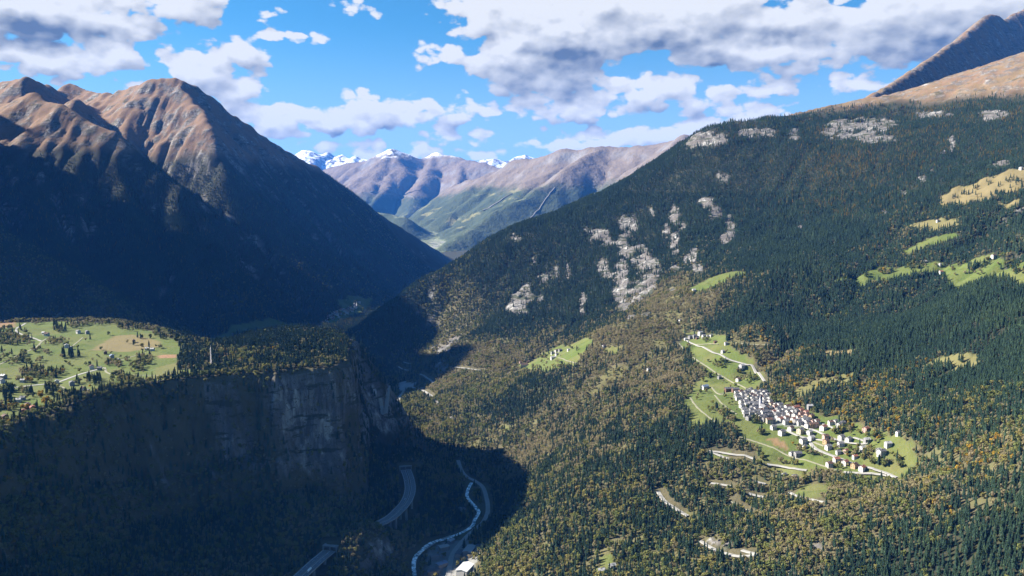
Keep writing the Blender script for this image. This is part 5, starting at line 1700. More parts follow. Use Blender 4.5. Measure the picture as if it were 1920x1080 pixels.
for (u, v, w, r, sz, lab) in [
    (983, 688, 'white', 'brown', (20, 11, 8), 'long white house at the left tip of the green spur hamlet'), (976, 681, 'pink', 'brown', S, 'pinkish hut behind the long white house of the spur hamlet'),
    (991, 680, 'brown', 'brown', S, 'brown hut behind the long white house of the spur hamlet'), (1036, 664, 'white', 'grey', L_, 'leftmost white house of the spur hamlet cluster'),
    (1043, 660, 'white', 'brown', L_, 'brown-roofed house in the middle of the spur hamlet cluster'), (1050, 659, 'grey', 'grey', L_, 'grey house at the right of the spur hamlet cluster'),
    (1044, 667, 'white', 'grey', L_, 'white house lowest in the spur hamlet cluster'), (1037, 673, 'white', 'pale', (14, 9, 5.6), 'pale-roofed building below the spur hamlet cluster'),
    (1066, 658, 'white', 'pale', S, 'white hut right of the spur hamlet cluster'), (1132, 651, 'white', 'brown', S, 'white cottage in a clearing right of the spur hamlet'),
    (1216, 695, 'white', 'grey', S, 'white hut in the brown wood under the ridge'), (1301, 547, 'white', 'pale', L_, 'white house alone at the foot of the forest ridge'), (1250, 556, 'grey', 'grey', S, 'grey hut alone in the brown wood below the cliffs'),
    (1275, 603, 'white', 'grey', S, 'white cottage in the wood above the upper hamlet'),
    # pastures on the far right
    (1764, 513, 'white', 'red', L_, 'white house with red roof on the lower edge of the right pasture'), (1862, 483, 'white', 'brown', L_, 'white house with brown roof high on the right pasture'),
    (1735, 493, 'grey', 'pale', S, 'pale-roofed hut left on the right pasture'), (1762, 498, 'white', 'pale', S, 'small white hut in the middle of the right pasture'), (1758, 416, 'white', 'brown', S, 'tiny hut on the middle clearing of the right slope'),
    (1914, 318, 'white', 'pale', L_, 'white alpine hut at the top of the tan pasture'), (1648, 465, 'white', 'brown', S, 'tiny hut in the small forest clearing'),
    (1148, 1066, 'white', 'pale', L_, 'white house at the bottom edge in a green clearing'), (1128, 1075, 'grey', 'pale', L_, 'grey shed at the bottom edge beside the white house'),
]:
    house(u, v, w, r, sz, label=lab, group='scattered farms of the right slope')

for (u, v, w, r, sz, lab) in [
    (88, 630, 'white', 'brown', L_, 'white brown-roofed farmhouse far left on the plateau'), (82, 627, 'white', 'pale', S, 'pale shed behind the far left plateau farmhouse'), (147, 625, 'white', 'grey', L_, 'pale farmhouse under the grove at the back of the plateau'), (164, 626, 'grey', 'grey', L_, 'grey barn under the grove at the back of the plateau'),
    (125, 652, 'white', 'pale', L_, 'white house behind the dark conifer group on the plateau'), (133, 655, 'grey', 'pale', S, 'grey hut behind the dark conifer group on the plateau'),
    (198, 664, 'brown', 'brown', S, 'brown hay barn alone in the green field'), (251, 642, 'brown', 'brown', S, 'brown hay barn alone in the tan field'), (276, 657, 'white', 'pale', S, 'left one of two white sheds beside the plateau lane'), (286, 658, 'white', 'pale', S, 'right one of two white sheds beside the plateau lane'),
    (172, 692, 'white', 'brown', L_, 'white house with brown roof on the plateau road'), (187, 694, 'grey', 'grey', S, 'grey shed at the plateau road junction'), (210, 672, 'grey', 'blue', L_, 'blue grey roofed house above the road junction grove'), (222, 678, 'white', 'grey', S, 'white shed by the grove above the road junction'),
    (220, 701, 'white', 'brown', S, 'small house in the shrubs right of the junction'), (107, 719, 'white', 'pale', S, 'white hut on the plateau road where the loop leaves'), (43, 717, 'white', 'pale', S, 'white shed among autumn trees beside the plateau road'), (7, 710, 'grey', 'pale', L_, 'pale-roofed house at the left edge of the plateau'), (4, 718, 'white', 'grey', L_, 'white house at the left edge above the plateau road'),
    (135, 723, 'grey', 'grey', L_, 'grey-roofed house below the road near the plateau rim'), (156, 732, 'white', 'brown', S, 'white hut left of the golden tree at the rim'), (163, 737, 'grey', 'grey', S, 'grey hut under the golden tree at the rim'),
    (52, 765, 'brown', 'brown', L_, 'reddish brown chalet at the lower left rim'), (62, 770, 'brown', 'red', L_, 'chalet with red roof at the lower left rim'), (44, 775, 'brown', 'red', S, 'small red-roofed chalet below its neighbours at the rim'), (10, 787, 'brown', 'brown', L_, 'brown chalet at the far lower left of the rim'), (43, 750, 'grey', 'grey', S, 'grey hut on the lower left green'), (35, 754, 'white', 'pale', S, 'white hut on the lower left green'),
]:
    house(u, v, w, r, sz, yaw=R(150) + R(40) * math.sin(u * 3.1), label=lab, group='farms of the plateau')

# the village far below behind the corner
rdv = random.Random(5)
for k in range(46):
    f = k / 45.0
    u = 606 + 62 * f + rdv.uniform(-14, 8); v = 606 - 32 * f + rdv.uniform(-7, 6)
    w = rdv.choice(['white', 'white', 'white', 'cream', 'grey', 'pink']); r = rdv.choice(['grey', 'brown', 'red', 'pale'])
    house(u, v, w, r, (12, 10, 7), yaw=rdv.uniform(0, 6.28), label='small %s house of the distant valley village behind the cliff corner' % ('pale' if w in ('white', 'cream') else 'coloured'), group='%s houses of the distant valley village' % ('pale' if w in ('white', 'cream') else 'coloured'), windows=False)


# ------------------------------------------------------------------ churches
def church(g, yaw, s, label, roof):
    t = bpy.data.objects.new('church', None)
    COL.objects.link(t)
    t.location = g; t.rotation_euler = (0, 0, yaw)
    tag(t, label, 'church')
    w, r, wn_, ch, dr, rz_ = house_parts(18, 9, 8, 0.7)
    o = obj('nave', w, t, loc=(-12, 0, 0)); set_mat(o, WALLS['white'])
    o = obj('nave_roof', r, t, loc=(-12, 0, 0)); set_mat(o, ROOFS['grey'])
    b = MB(); b.box(-2.3, 2.3, -2.3, 2.3, -4, s)
    tw = obj('tower', b.mesh('tower', [WALLS['lilac']]), t)
    c = MB(); c.box(-2.6, 2.6, -2.6, 2.6, s, s + 0.5)
    obj('cornice', c.mesh('cornice', [WALLS['grey']]), t)
    p = MB()
    k = [(-2.5, -2.5, s + 0.5), (2.5, -2.5, s + 0.5), (2.5, 2.5, s + 0.5), (-2.5, 2.5, s + 0.5)]
    for i in range(4):
        p.poly([k[i], k[(i + 1) % 4], (0, 0, s + 8)])
    sp_ = obj('spire', p.mesh('spire', [ROOFS[roof]]), t)
    q = MB(); q.box(-0.1, 0.1, -0.1, 0.1, s + 7.8, s + 9.6); q.box(-0.6, 0.6, -0.09, 0.09, s + 8.8, s + 9.0)
    obj('cross', q.mesh('cross', [M_STEEL]), sp_)
    bw = MB(); bw.box(-0.7, 0.7, -0.05, 0.1, -1.1, 1.1)
    bm_ = bw.mesh('belfry_opening', [M_WIN])
    for i in range(4):
        o = obj('belfry_opening', bm_, t, loc=(2.32 * math.cos(i * math.pi / 2), 2.32 * math.sin(i * math.pi / 2), s - 2.2)); o.rotation_euler = (0, 0, i * math.pi / 2 + math.pi / 2)
    cl = MB()
    n = 14
    for rr, yy in ((1.15, 0.0),):
        cl.poly([(rr * math.cos(6.283 * i / n), -0.08, rr * math.sin(6.283 * i / n)) for i in range(n)])
    o = obj('clock_face', cl.mesh('clock_face', [WALLS['white']]), t, loc=(-2.33, 0, s - 5)); o.rotation_euler = (0, 0, -math.pi / 2)
    HOUSE_SPOTS.append((g.x, g.y, 14))


g = ground_at(*vp(422, 425))
church(g, R(100), 21, 'village church with slender grey tower rising above the old village roofs', 'grey')
g = ground_at(669, 577)
church(g, R(60), 26, 'white church with dark spire in the distant valley meadow', 'dark')


# ------------------------------------------------------------------ motorway viaducts
def viaduct(pts, zs, label, piers, half=11.5):
    w = np.array([P(u, v, z=z) for (u, v), z in zip(pts, zs)])
    ext = np.vstack([2 * w[0] - w[1], w, 2 * w[-1] - w[-2]])
    Lp = []
    for i in range(1, len(ext) - 2):
        p0, p1, p2, p3 = ext[i - 1:i + 3]
        n = max(3, int(np.linalg.norm(p2 - p1) / 6))
        for k in range(n):
            q = k / n
            Lp.append(0.5 * (2 * p1 + (p2 - p0) * q + (2 * p0 - 5 * p1 + 4 * p2 - p3) * q * q + (3 * p1 - p0 - 3 * p2 + p3) * q ** 3))
    Lp.append(ext[-2])
    Lp = np.array(Lp)
    tg = np.gradient(Lp[:, :2], axis=0); tg /= np.linalg.norm(tg, axis=1, keepdims=True)
    nr = np.stack([-tg[:, 1], tg[:, 0]], -1)
    root = bpy.data.objects.new('viaduct', None)
    COL.objects.link(root)
    mid = Lp[len(Lp) // 2]
    root.location = mid
    tag(root, label, 'viaduct', 'motorway viaducts')

    def sweep(name, prof, mat, parent=root):
        V, Fc = [], []
        m_ = len(prof)
        for i in range(len(Lp)):
            for (s, dz) in prof:
                V.append((Lp[i, 0] + nr[i, 0] * s - mid[0], Lp[i, 1] + nr[i, 1] * s - mid[1], Lp[i, 2] + dz - mid[2]))
        for i in range(len(Lp) - 1):
            for j in range(m_):
                k = (j + 1) % m_
                Fc.append((m_ * i + j, m_ * i + k, m_ * i + m_ + k, m_ * i + m_ + j))
        Fc += [tuple(range(m_)), tuple(range(m_ * (len(Lp) - 1), m_ * len(Lp)))[::-1]]
        return obj(name, mesh_from(name, V, Fc, [mat]), parent)

    for c in (-1, 1):
        a, b_ = (1.0, half) if c > 0 else (-half, -1.0)
        dk_ = sweep('deck', [(a, 0), (b_, 0), (b_, -0.9), ((a + b_) / 2 + 2.2, -1.2), ((a + b_) / 2 + 1.8, -3.2), ((a + b_) / 2 - 1.8, -3.2), ((a + b_) / 2 - 2.2, -1.2), (a, -0.9)][::-1], M_CONC)
        sweep('asphalt', [(a + 0.5, 0.004), (b_ - 0.5, 0.004), (b_ - 0.5, 0.08), (a + 0.5, 0.08)], M_ASPH, dk_)
        for e in (a, b_):
            sweep('parapet', [(e - 0.2, 0.02), (e + 0.2, 0.02), (e + 0.2, 1.1), (e - 0.2, 1.1)], M_CONC, dk_)
        for e in (a + 1.0, b_ - 1.0):
            sweep('edge_line', [(e - 0.15, 0.085), (e + 0.15, 0.085), (e + 0.15, 0.10), (e - 0.15, 0.10)], M_LINE, dk_)
        # dashed centre line, one joined print of short bars
        mbd = MB()
        ce = (a + b_) / 2
        for i in range(0, len(Lp) - 1, 2):
            p0 = Lp[i, :2] + nr[i] * ce - mid[:2]; p1 = Lp[i + 1, :2] + nr[i + 1] * ce - mid[:2]
            p1 = p0 + (p1 - p0) * 0.8
            z0, z1 = Lp[i, 2] - mid[2] + 0.09, Lp[i + 1, 2] - mid[2] + 0.09
            o_ = nr[i] * 0.12
            mbd.quad((*(p0 - o_), z0), (*(p1 - o_), z1), (*(p1 + o_), z1), (*(p0 + o_), z0))
        obj('lane_dashes', mbd.mesh('lane_dashes', [M_LINE]), dk_)
    for f in piers:
        i = int(f * (len(Lp) - 1))
        for c in (-1, 1):
            ce = c * (half + 1) / 2
            x, y = Lp[i, 0] + nr[i, 0] * ce, Lp[i, 1] + nr[i, 1] * ce
            zt = Lp[i, 2] - 3.2; zb_ = float(H(x, y)) - 3
            if zt - zb_ < 4:
                continue
            mbp = MB()
            ang = math.atan2(tg[i, 1], tg[i, 0])
            ca, sa = math.cos(ang), math.sin(ang)
            for (h0, h1, lx, ly) in ((zb_ - mid[2], zt - mid[2] - 1.2, 1.1, 1.9), (zt - mid[2] - 1.2, zt - mid[2], 1.4, 2.7)):
                q0 = len(mbp.V)
                for hz in (h0, h1):
                    for sx_, sy_ in ((-1, -1), (1, -1), (1, 1), (-1, 1)):
                        px, py = sx_ * lx, sy_ * ly
                        mbp.V.append((x - mid[0] + ca * px - sa * py, y - mid[1] + sa * px + ca * py, hz))
                for k in range(4):
                    mbp.F.append((q0 + k, q0 + (k + 1) % 4, q0 + 4 + (k + 1) % 4, q0 + 4 + k)); mbp.M.append(0)
                mbp.F.append((q0 + 4, q0 + 5, q0 + 6, q0 + 7)); mbp.M.append(0)
            obj('pier', mbp.mesh('pier', [M_CONC]), root)
    for (x, y, z) in Lp[::3]:
        HOUSE_SPOTS.append((x, y, half + 11))
    return Lp, tg, nr


VD1 = viaduct(VIADUCTS[0][0], VIADUCTS[0][1], 'curved twin-carriageway motorway viaduct on tall piers in the dark gorge', [0.14, 0.32, 0.5, 0.66, 0.82])
VD2 = viaduct(VIADUCTS[1][0], VIADUCTS[1][1], 'straight motorway viaduct leaving the bottom edge of the photo', [0.2, 0.45, 0.7, 0.92])


def portal(Lp, tg, nr, end, label):
    i = 0 if end == 0 else len(Lp) - 1
    s = -1 if end == 0 else 1
    d = tg[i] * s
    root = bpy.data.objects.new('tunnel_portal', None); COL.objects.link(root)
    root.location = (Lp[i, 0] + d[0] * 1.5, Lp[i, 1] + d[1] * 1.5, Lp[i, 2])
    root.rotation_euler = (0, 0, math.atan2(d[1], d[0]))
    tag(root, label, 'tunnel portal', 'tunnel portals of the motorway')
    b = MB()
    b.box(0, 10, -14, -11.9, -14, 6.4); b.box(0, 10, 11.9, 14, -14, 6.4); b.box(0, 10, -0.8, 0.8, -14, 6.4); b.box(0, 10, -14, 14, 6.45, 7.6)
    b.box(0.2, 10, -11.9, 11.9, -14, -0.2)
    obj('portal_frame', b.mesh('portal_frame', [M_PORTAL]), root)
    k = MB(); k.box(3, 9.5, -11.8, -0.9, -0.1, 6.3); k.box(3, 9.5, 0.9, 11.8, -0.1, 6.3)
    obj('tunnel_mouth', k.mesh('tunnel_mouth', [ROOFS['dark']]), root)
    HOUSE_SPOTS.append((root.location.x, root.location.y, 16))


portal(*VD1, 0, 'tunnel portal where the curved viaduct enters the hillside upstream')
portal(*VD1, 1, 'tunnel portal at the lower end of the curved viaduct')
portal(*VD2, 0, 'tunnel portal at the head of the straight viaduct')


# ------------------------------------------------------------------ vehicles on the motorway
def car(VD, f, side, paint, label, truck=False):
    Lp, tg, nr = VD
    i = int(f * (len(Lp) - 1))
    p = Lp[i, :2] + nr[i] * side
    root = bpy.data.objects.new('truck' if truck else 'car', None); COL.objects.link(root)
    root.location = (p[0], p[1], Lp[i, 2] + 0.09); root.rotation_euler = (0, 0, math.atan2(tg[i, 1], tg[i, 0]))
    tag(root, label, 'truck' if truck else 'car', 'vehicles on the motorway viaducts')
    mp = plain(paint[0], paint[1], 0.35, 0.03)
    if truck:
        b = MB(); b.box(-6, 3.6, -1.25, 1.25, 1.1, 3.9)
        obj('cargo_box', b.mesh('cargo_box', [mp]), root)
        b = MB(); b.box(4.0, 6.2, -1.2, 1.2, 0.6, 3.1)
        cb = obj('cab', b.mesh('cab', [mp]), root)
        b = MB(); b.box(6.2, 6.26, -1.1, 1.1, 1.8, 2.8)
        obj('windscreen', b.mesh('windscreen', [M_WIN]), cb)
        b = MB(); b.box(-6, 6, -0.5, 0.5, 0.7, 1.08)
        obj('chassis', b.mesh('chassis', [M_STEEL]), root)
        wx, wr = (-4.8, -3.4, 5.0), 0.52
    else:
        b = MB(); b.poly([(-2.1, -.85, .35), (2.1, -.85, .35), (2.15, -.85, .75), (1.0, -.85, .95), (-2.1, -.85, .98)]); b.poly([(-2.1, .85, .35), (2.1, .85, .35), (2.15, .85, .75), (1.0, .85, .95), (-2.1, .85, .98)][::-1])
        for a_, c_ in (((-2.1, .35), (2.1, .35)), ((2.1, .35), (2.15, .75)), ((2.15, .75), (1.0, .95)), ((1.0, .95), (-2.1, .98)), ((-2.1, .98), (-2.1, .35))):
            b.quad((a_[0], .85, a_[1]), (a_[0], -.85, a_[1]), (c_[0], -.85, c_[1]), (c_[0], .85, c_[1]))
        bd = obj('body', b.mesh('body', [mp]), root)
        b = MB()
        lo = [(-1.8, -.8, .97), (.9, -.8, .96), (.9, .8, .96), (-1.8, .8, .97)]; hi = [(-1.2, -.65, 1.45), (.2, -.65, 1.45), (.2, .65, 1.45), (-1.2, .65, 1.45)]
        for i_ in range(4):
            b.quad(lo[i_], lo[(i_ + 1) % 4], hi[(i_ + 1) % 4], hi[i_], 0)
        b.poly(hi, 1)
        obj('cabin', b.mesh('cabin', [M_WIN, mp]), bd)
        wx, wr = (-1.3, 1.35), 0.33
    for x in wx:
        for y in (-0.8, 0.8):
            b = MB(); b.stick((0, -0.12, 0), (0, 0.12, 0), wr, 0, 10)
            b.poly([(wr * math.cos(6.283 * q / 10), -0.12, wr * math.sin(6.283 * q / 10)) for q in range(10)])
            obj('wheel', b.mesh('wheel', [ROOFS['dark']]), root, loc=(x, y * (1.35 if truck else 1.0), wr))


car(VD1, 0.55, -5.0, ('white_paint', (0.8, 0.8, 0.8)), 'white car on the curved viaduct near the middle')
car(VD1, 0.22, -8.0, ('silver_paint', (0.55, 0.56, 0.58)), 'silver car at the upstream end of the curved viaduct')
car(VD1, 0.72, 5.0, ('grey_paint', (0.3, 0.31, 0.33)), 'grey car on the outer carriageway of the curved viaduct')
car(VD2, 0.52, 5.0, ('white_truck_paint', (0.8, 0.8, 0.8)), 'white truck on the straight viaduct at the bottom edge', True)

# ------------------------------------------------------------------ works yard at the bottom of the gorge
for (u, v, wall, roof, sz, yaw, lab) in [
    (872, 1072, 'white', 'white', (34, 20, 8), 70, 'big white-roofed hall in sunlight at the bottom edge of the gorge'), (880, 1035, 'grey', 'pale', (30, 16, 6), 75, 'grey hall beside the river road'), (862, 1042, 'grey', 'dark', (20, 12, 6), 75, 'dark-roofed hall beside the river road'),
    (832, 1030, 'grey', 'pale', (18, 12, 6), 30, 'pale-roofed shed between stream and road'), (815, 1048, 'grey', 'grey', (16, 10, 5.6), 30, 'grey shed by the stream bank'), (828, 1062, 'grey', 'blue', (20, 12, 6), 40, 'blue-roofed shed in the works yard'),
    (812, 1075, 'grey', 'dark', (22, 12, 6), 20, 'dark shed at the bottom edge by the stream'), (845, 1018, 'grey', 'pale', (14, 10, 5.6), 60, 'small pale shed at the yard entrance'), (869, 940 + 18, 'white', 'grey', (8, 7, 5), 40, 'tiny white hut on the dark bank left of the river'),
    (862, 957, 'white', 'pale', (7, 6, 4.5), 40, 'tiny white pump house left of the white water'),
]:
    house(u, v, wall, roof, sz, yaw=R(yaw), label=lab, name='works_hall', cat='hall', group='halls of the works yard', pitch=0.22)

# ------------------------------------------------------------------ radio mast on the plateau rim
g = ground_at(396, 691)
mast = bpy.data.objects.new('radio_mast', None); COL.objects.link(mast)
mast.location = g
tag(mast, 'pale lattice radio mast standing above the autumn trees on the plateau rim', 'radio mast')
Hm = 42.0
M_MAST = plain('mast_paint', (0.72, 0.66, 0.64), 0.6, 0.1)


def corner(k, z):
    r = 1.7 * (1 - z / Hm) + 0.45
    return (r * math.cos(k * 2.0944), r * math.sin(k * 2.0944), z)


for k in range(3):
    b = MB(); b.stick(corner(k, -2), corner(k, Hm), 0.22)
    obj('leg', b.mesh('leg', [M_MAST]), mast)
b = MB()
zz = 0.0
while zz < Hm - 3:
    for k in range(3):
        b.stick(corner(k, zz), corner((k + 1) % 3, zz + 2.6), 0.10, 0, 4); b.stick(corner(k, zz + 2.6), corner((k + 1) % 3, zz + 2.6), 0.09, 0, 4)
    zz += 2.6
obj('lattice', b.mesh('lattice', [M_MAST]), mast)
for k in range(3):
    b = MB(); b.box(0.6, 1.0, -0.3, 0.3, Hm - 5, Hm - 2)
    o = obj('antenna_panel', b.mesh('antenna_panel', [WALLS['white']]), mast); o.rotation_euler = (0, 0, k * 2.0944)
b = MB(); b.stick((0, 0, Hm), (0, 0, Hm + 4), 0.12)
obj('antenna_rod', b.mesh('antenna_rod', [M_MAST]), mast)
print('built', round(time.time() - T0, 1))


def scatter(F, spacing, y0, y1):
    x0, x1 = F.x0 + 5, F.xs[-1] - 5
    gx = np.arange(x0, x1, spacing); gy = np.arange(y0, y1, spacing)
    X, Y = np.meshgrid(gx, gy)
    X = X.ravel(); Y = Y.ravel()
    k = np.abs(X) < 0.655 * Y + 430
    X, Y = X[k], Y[k]
    X = X + rng.uniform(-.48, .48, len(X)) * spacing; Y = Y + rng.uniform(-.48, .48, len(Y)) * spacing
    d = F.sample('wood', X, Y) * (0.80 + 0.35 * np.clip(fbm(X, Y, 55, 3, 0.6, 151) * 2 + 0.3, -0.7, 0.6))
    k = rng.random(len(X)) < d
    X, Y = X[k], Y[k]
    return X, Y


def visible(X, Y, Z, top=40.0, far_step=70):
    """drop trees the ground hides from the air: march the line of sight over the relief"""
    vis = np.ones(len(X), bool)
    for s in np.linspace(0.25, 0.985, 60):
        xs, ys = X * s, Y * s
        zs = CAM[2] + (Z + top - CAM[2]) * s
        m = ys > 640
        g = np.where(m, H(xs, np.maximum(ys, 640)), -1e9)
        vis &= ~(g > zs + 2)
    return vis


pts = []
for F, sp, a, b in ((NEAR, 5.1, 640, 1900), (NEAR, 5.8, 1900, 2985), (MID, 6.2, 2995, 4100), (MID, 10.5, 4100, 6900)):
    X, Y = scatter(F, sp, a, b)
    Z = F.sample('z', X, Y)
    v = visible(X, Y, Z)
    pts.append(np.stack([X[v], Y[v], Z[v], np.full(v.sum(), -1.0)], -1))
TR = np.vstack(pts)
# groves
gv = []
for (u, v, ru, rv, n, mix) in GROVES:
    if n == 0:
        continue
    for k in range(n):
        a = rng.random() * 6.283; r = math.sqrt(rng.random())
        g = ground_at(u + ru * r * math.cos(a), v + rv * r * math.sin(a))
        if g is not None:
            kk = rng.choice(5, p=np.array(mix) / sum(mix))
            gv.append((g.x, g.y, g.z, kk))
gv = np.array(gv)
TR = np.vstack([TR, gv])
# keep clear of roads and buildings
keep = np.ones(len(TR), bool)
for F, a, b in ((NEAR, 0, 2990), (MID, 2990, 9e9)):
    m = (TR[:, 1] >= a) & (TR[:, 1] < b)
    keep[m] &= F.sample('road', TR[m, 0], TR[m, 1]) < 0.5
for (x, y, r) in HOUSE_SPOTS:
    keep &= np.hypot(TR[:, 0] - x, TR[:, 1] - y) > r
TR = TR[keep]
# the rock face was pushed in and out by its buttresses: trees on it go along
onf = (TR[:, 0] > FINE.x0) & (TR[:, 0] < FINE.x0 + (FINE.X.shape[1] - 2) * FINE.step) & (TR[:, 1] > FINE.y0) & (TR[:, 1] < FINE.y0 + (FINE.X.shape[0] - 2) * FINE.step)
for ax in (0, 1):
    TR[onf, ax] += FINE.sample(dsp[..., ax], TR[onf, 0], TR[onf, 1])
# species
pk = KG.sample(acc[..., 0], TR[:, 0], TR[:, 1])[:, None] * 0
P5 = np.stack([KG.sample(acc[..., i], TR[:, 0], TR[:, 1]) for i in range(5)], -1)
# species grow in patches rather than salt-and-pepper
jit = np.stack([fbm(TR[:, 0], TR[:, 1], 48, 3, 0.6, 160 + 5 * i) for i in range(5)], -1)
jit2 = np.stack([fbm(TR[:, 0], TR[:, 1], 190, 3, 0.6, 190 + 5 * i) for i in range(5)], -1)
P5 = P5 ** 1.7
P5[:, 4] *= np.where(TR[:, 0] < -100, 0.25, 0.6)
P5 = P5 * (P5 > 0.015)
P5 = P5 * np.exp(2.4 * jit + 2.2 * jit2)
P5 /= P5.sum(1, keepdims=True)
cs = np.cumsum(P5, 1)
rk_ = rng.random(len(TR))
kind = np.minimum((rk_[:, None] > cs).sum(1), 4)
kind = np.where(TR[:, 3] >= 0, TR[:, 3].astype(int), kind)
hmin = np.array([KINDS[k]['h'][0] for k in KN])[kind]; hmax = np.array([KINDS[k]['h'][1] for k in KN])[kind]
HT = hmin + (hmax - hmin) * np.clip(rng.normal(0.45, 0.24, len(TR)) + 0.5 * fbm(TR[:, 0], TR[:, 1], 70, 3, 0.6, 181), 0, 1.1)
HT *= np.where(TR[:, 2] > 780, 0.8, 1.0) * np.where(TR[:, 1] > 3400, 1.2, 1.0)
ROT = rng.random(len(TR)) * 6.283
VAR = rng.integers(0, 12, len(TR))
dist = np.sqrt(TR[:, 0] ** 2 + TR[:, 1] ** 2 + (TR[:, 2] - CAM[2]) ** 2)
rel = TR[:, :3] - CAM
fw = rel[:, 1] * math.cos(PITCH) - rel[:, 2] * math.sin(PITCH)
up_ = rel[:, 1] * math.sin(PITCH) + rel[:, 2] * math.cos(PITCH)
PU = 960 + FPX * rel[:, 0] / fw; PV = 540 - FPX * up_ / fw
inframe = (PU > 4) & (PU < 1916) & (PV < 1078) & (PV > 4)
print('trees', len(TR), np.bincount(kind), round(time.time() - T0, 1))

NAMES = {
    'conifer': ('conifer_tree', 'dark green spruce in the steep forest along the bottom edge of the photo', 'conifer', 'nearest dark conifers of the lower forest'),
    'larch': ('larch_tree', 'yellowing larch among darker trees', 'larch', 'yellowing larches scattered through the woods'),
    'broad': ('broadleaf_tree', 'olive green broadleaf tree of the mixed wood along the bottom edge', 'broadleaf tree', 'nearest olive green broadleaf trees'),
    'brown': ('autumn_tree', 'brown autumn broadleaf tree in the mixed wood below the village', 'autumn tree', 'nearest brown autumn trees below the village'),
    'gold': ('golden_tree', 'golden yellow autumn tree lighting up the mixed wood', 'golden tree', 'nearest golden autumn trees'),
}
N_IND = {'conifer': 170, 'larch': 30, 'broad': 150, 'brown': 90, 'gold': 60}
MASS = {'conifer': 'conifer_forest', 'larch': 'larch_wood', 'broad': 'broadleaf_wood', 'brown': 'autumn_wood', 'gold': 'golden_wood'}


def instance_group(name, sources):
    """geometry nodes: one of the source crowns on every point"""
    ng = bpy.data.node_groups.new(name, 'GeometryNodeTree')
    ng.interface.new_socket('Geometry', in_out='INPUT', socket_type='NodeSocketGeometry')
    ng.interface.new_socket('Geometry', in_out='OUTPUT', socket_type='NodeSocketGeometry')
    gi = ng.nodes.new('NodeGroupInput'); go = ng.nodes.new('NodeGroupOutput')
    jn = ng.nodes.new('GeometryNodeJoinGeometry')
    for s in sources[::-1]:
        oi = ng.nodes.new('GeometryNodeObjectInfo')
        oi.inputs['Object'].default_value = s
        oi.transform_space = 'ORIGINAL'
        oi.inputs['As Instance'].default_value = True
        ng.links.new(oi.outputs['Geometry'], jn.inputs[0])
    ip = ng.nodes.new('GeometryNodeInstanceOnPoints')
    ip.inputs['Pick Instance'].default_value = True
    ng.links.new(gi.outputs[0], ip.inputs['Points']); ng.links.new(jn.outputs[0], ip.inputs['Instance'])

    def na(n_, t_):
        a_ = ng.nodes.new('GeometryNodeInputNamedAttribute'); a_.data_type = t_; a_.inputs[0].default_value = n_
        return a_.outputs[0]
    ng.links.new(na('pick', 'INT'), ip.inputs['Instance Index'])
    ng.links.new(na('turn', 'FLOAT_VECTOR'), ip.inputs['Rotation'])
    ng.links.new(na('size', 'FLOAT_VECTOR'), ip.inputs['Scale'])
    ng.links.new(ip.outputs[0], go.inputs[0])
    return ng


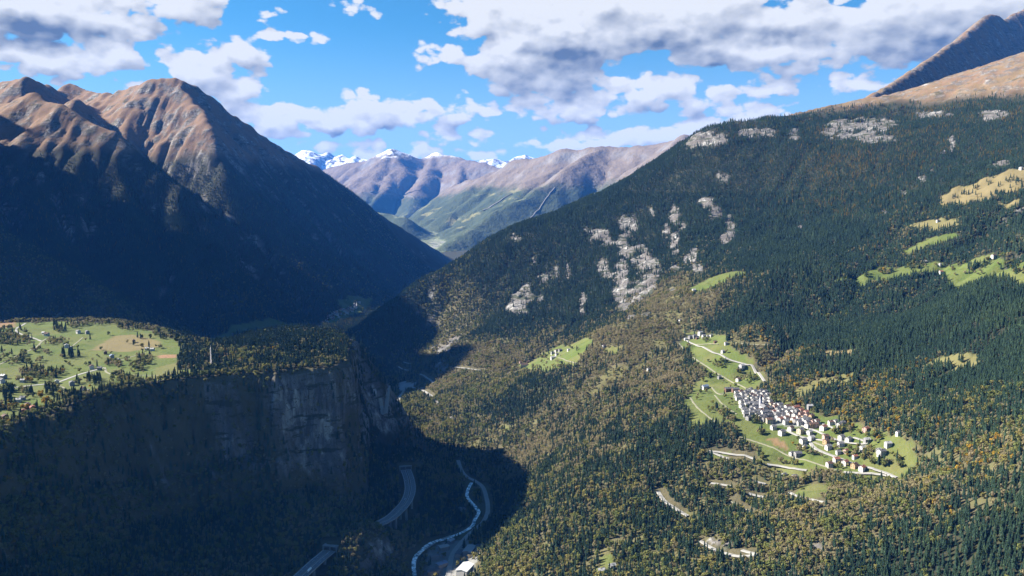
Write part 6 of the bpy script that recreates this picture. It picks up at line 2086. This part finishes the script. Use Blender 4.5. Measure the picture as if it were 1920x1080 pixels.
for ki, kn in enumerate(KN):
    K = KINDS[kn]
    sel = np.nonzero(kind == ki)[0]
    if len(sel) == 0:
        continue
    lit_ok = sel[inframe[sel]]
    order = lit_ok[np.argsort(dist[lit_ok] / HT[lit_ok])]
    ind = order[:N_IND[kn]]
    nm, lab, cat, grp = NAMES[kn]
    gen = K['gen']
    srcs = [None] * len(gen)
    for c_, i in enumerate(ind):
        g = c_ % len(gen)
        t = bpy.data.objects.new(nm, None)
        COL.objects.link(t)
        t.empty_display_size = 2
        t.location = (TR[i, 0], TR[i, 1], TR[i, 2])
        t.rotation_euler = (0, 0, ROT[i])
        h = float(HT[i]); wdt = h * (0.9 + 0.25 * ((VAR[i] * 37) % 10) / 10)
        t.scale = (wdt, wdt, h)
        tag(t, lab, cat, grp)
        obj('trunk', K['trunk'], t)
        cr = obj('crown', gen[g], t)
        if srcs[g] is None:
            srcs[g] = cr
    srcs = [s for s in srcs if s is not None]
    rest = np.setdiff1d(sel, ind)
    me = bpy.data.meshes.new(MASS[kn])
    me.vertices.add(len(rest))
    me.vertices.foreach_set('co', TR[rest, :3].astype(np.float32).ravel())
    a = me.attributes.new('pick', 'INT', 'POINT'); a.data.foreach_set('value', (VAR[rest] % len(srcs)).astype(np.int32))
    a = me.attributes.new('turn', 'FLOAT_VECTOR', 'POINT')
    a.data.foreach_set('vector', np.stack([rng.normal(0, .03, len(rest)), rng.normal(0, .03, len(rest)), ROT[rest]], -1).astype(np.float32).ravel())
    a = me.attributes.new('size', 'FLOAT_VECTOR', 'POINT')
    wd = HT[rest] * (0.9 + 0.3 * rng.random(len(rest)))
    a.data.foreach_set('vector', np.stack([wd, wd, HT[rest]], -1).astype(np.float32).ravel())
    me.update()
    o = obj(MASS[kn], me, kind='stuff')
    md = o.modifiers.new('trees', 'NODES')
    md.node_group = instance_group(MASS[kn], srcs)
print('forest', round(time.time() - T0, 1))

# ------------------------------------------------------------------ the air of the valley
hz_m = bpy.data.materials.new('haze')
hz_m.use_nodes = True
ht = hz_m.node_tree
ht.nodes.clear()
ho = nn(ht, 'ShaderNodeOutputMaterial')
hv = nn(ht, 'ShaderNodeVolumePrincipled')
hv.inputs['Color'].default_value = (0.06, 0.29, 1.0, 1)
hv.inputs['Density'].default_value = 1.45e-5
hv.inputs['Anisotropy'].default_value = 0.0
ht.links.new(hv.outputs[0], ho.inputs['Volume'])
allz = [F.a['z'] for F in (NEAR, MID, FAR, WEST, SIDE)]
zlo = min(float(a.min()) for a in allz) - 25.0
zhi = max(float(a.max()) for a in allz) + 30.0
bx = (-12000, 14500, -600, 33600, zlo, zhi)
V = [(x, y, z) for x in bx[0:2] for y in bx[2:4] for z in bx[4:6]]
Fh = [(0, 1, 3, 2), (4, 6, 7, 5), (0, 4, 5, 1), (2, 3, 7, 6), (0, 2, 6, 4), (1, 5, 7, 3)]
obj('haze', mesh_from('haze', V, Fh, [hz_m]), kind='stuff')
print('done', round(time.time() - T0, 1))
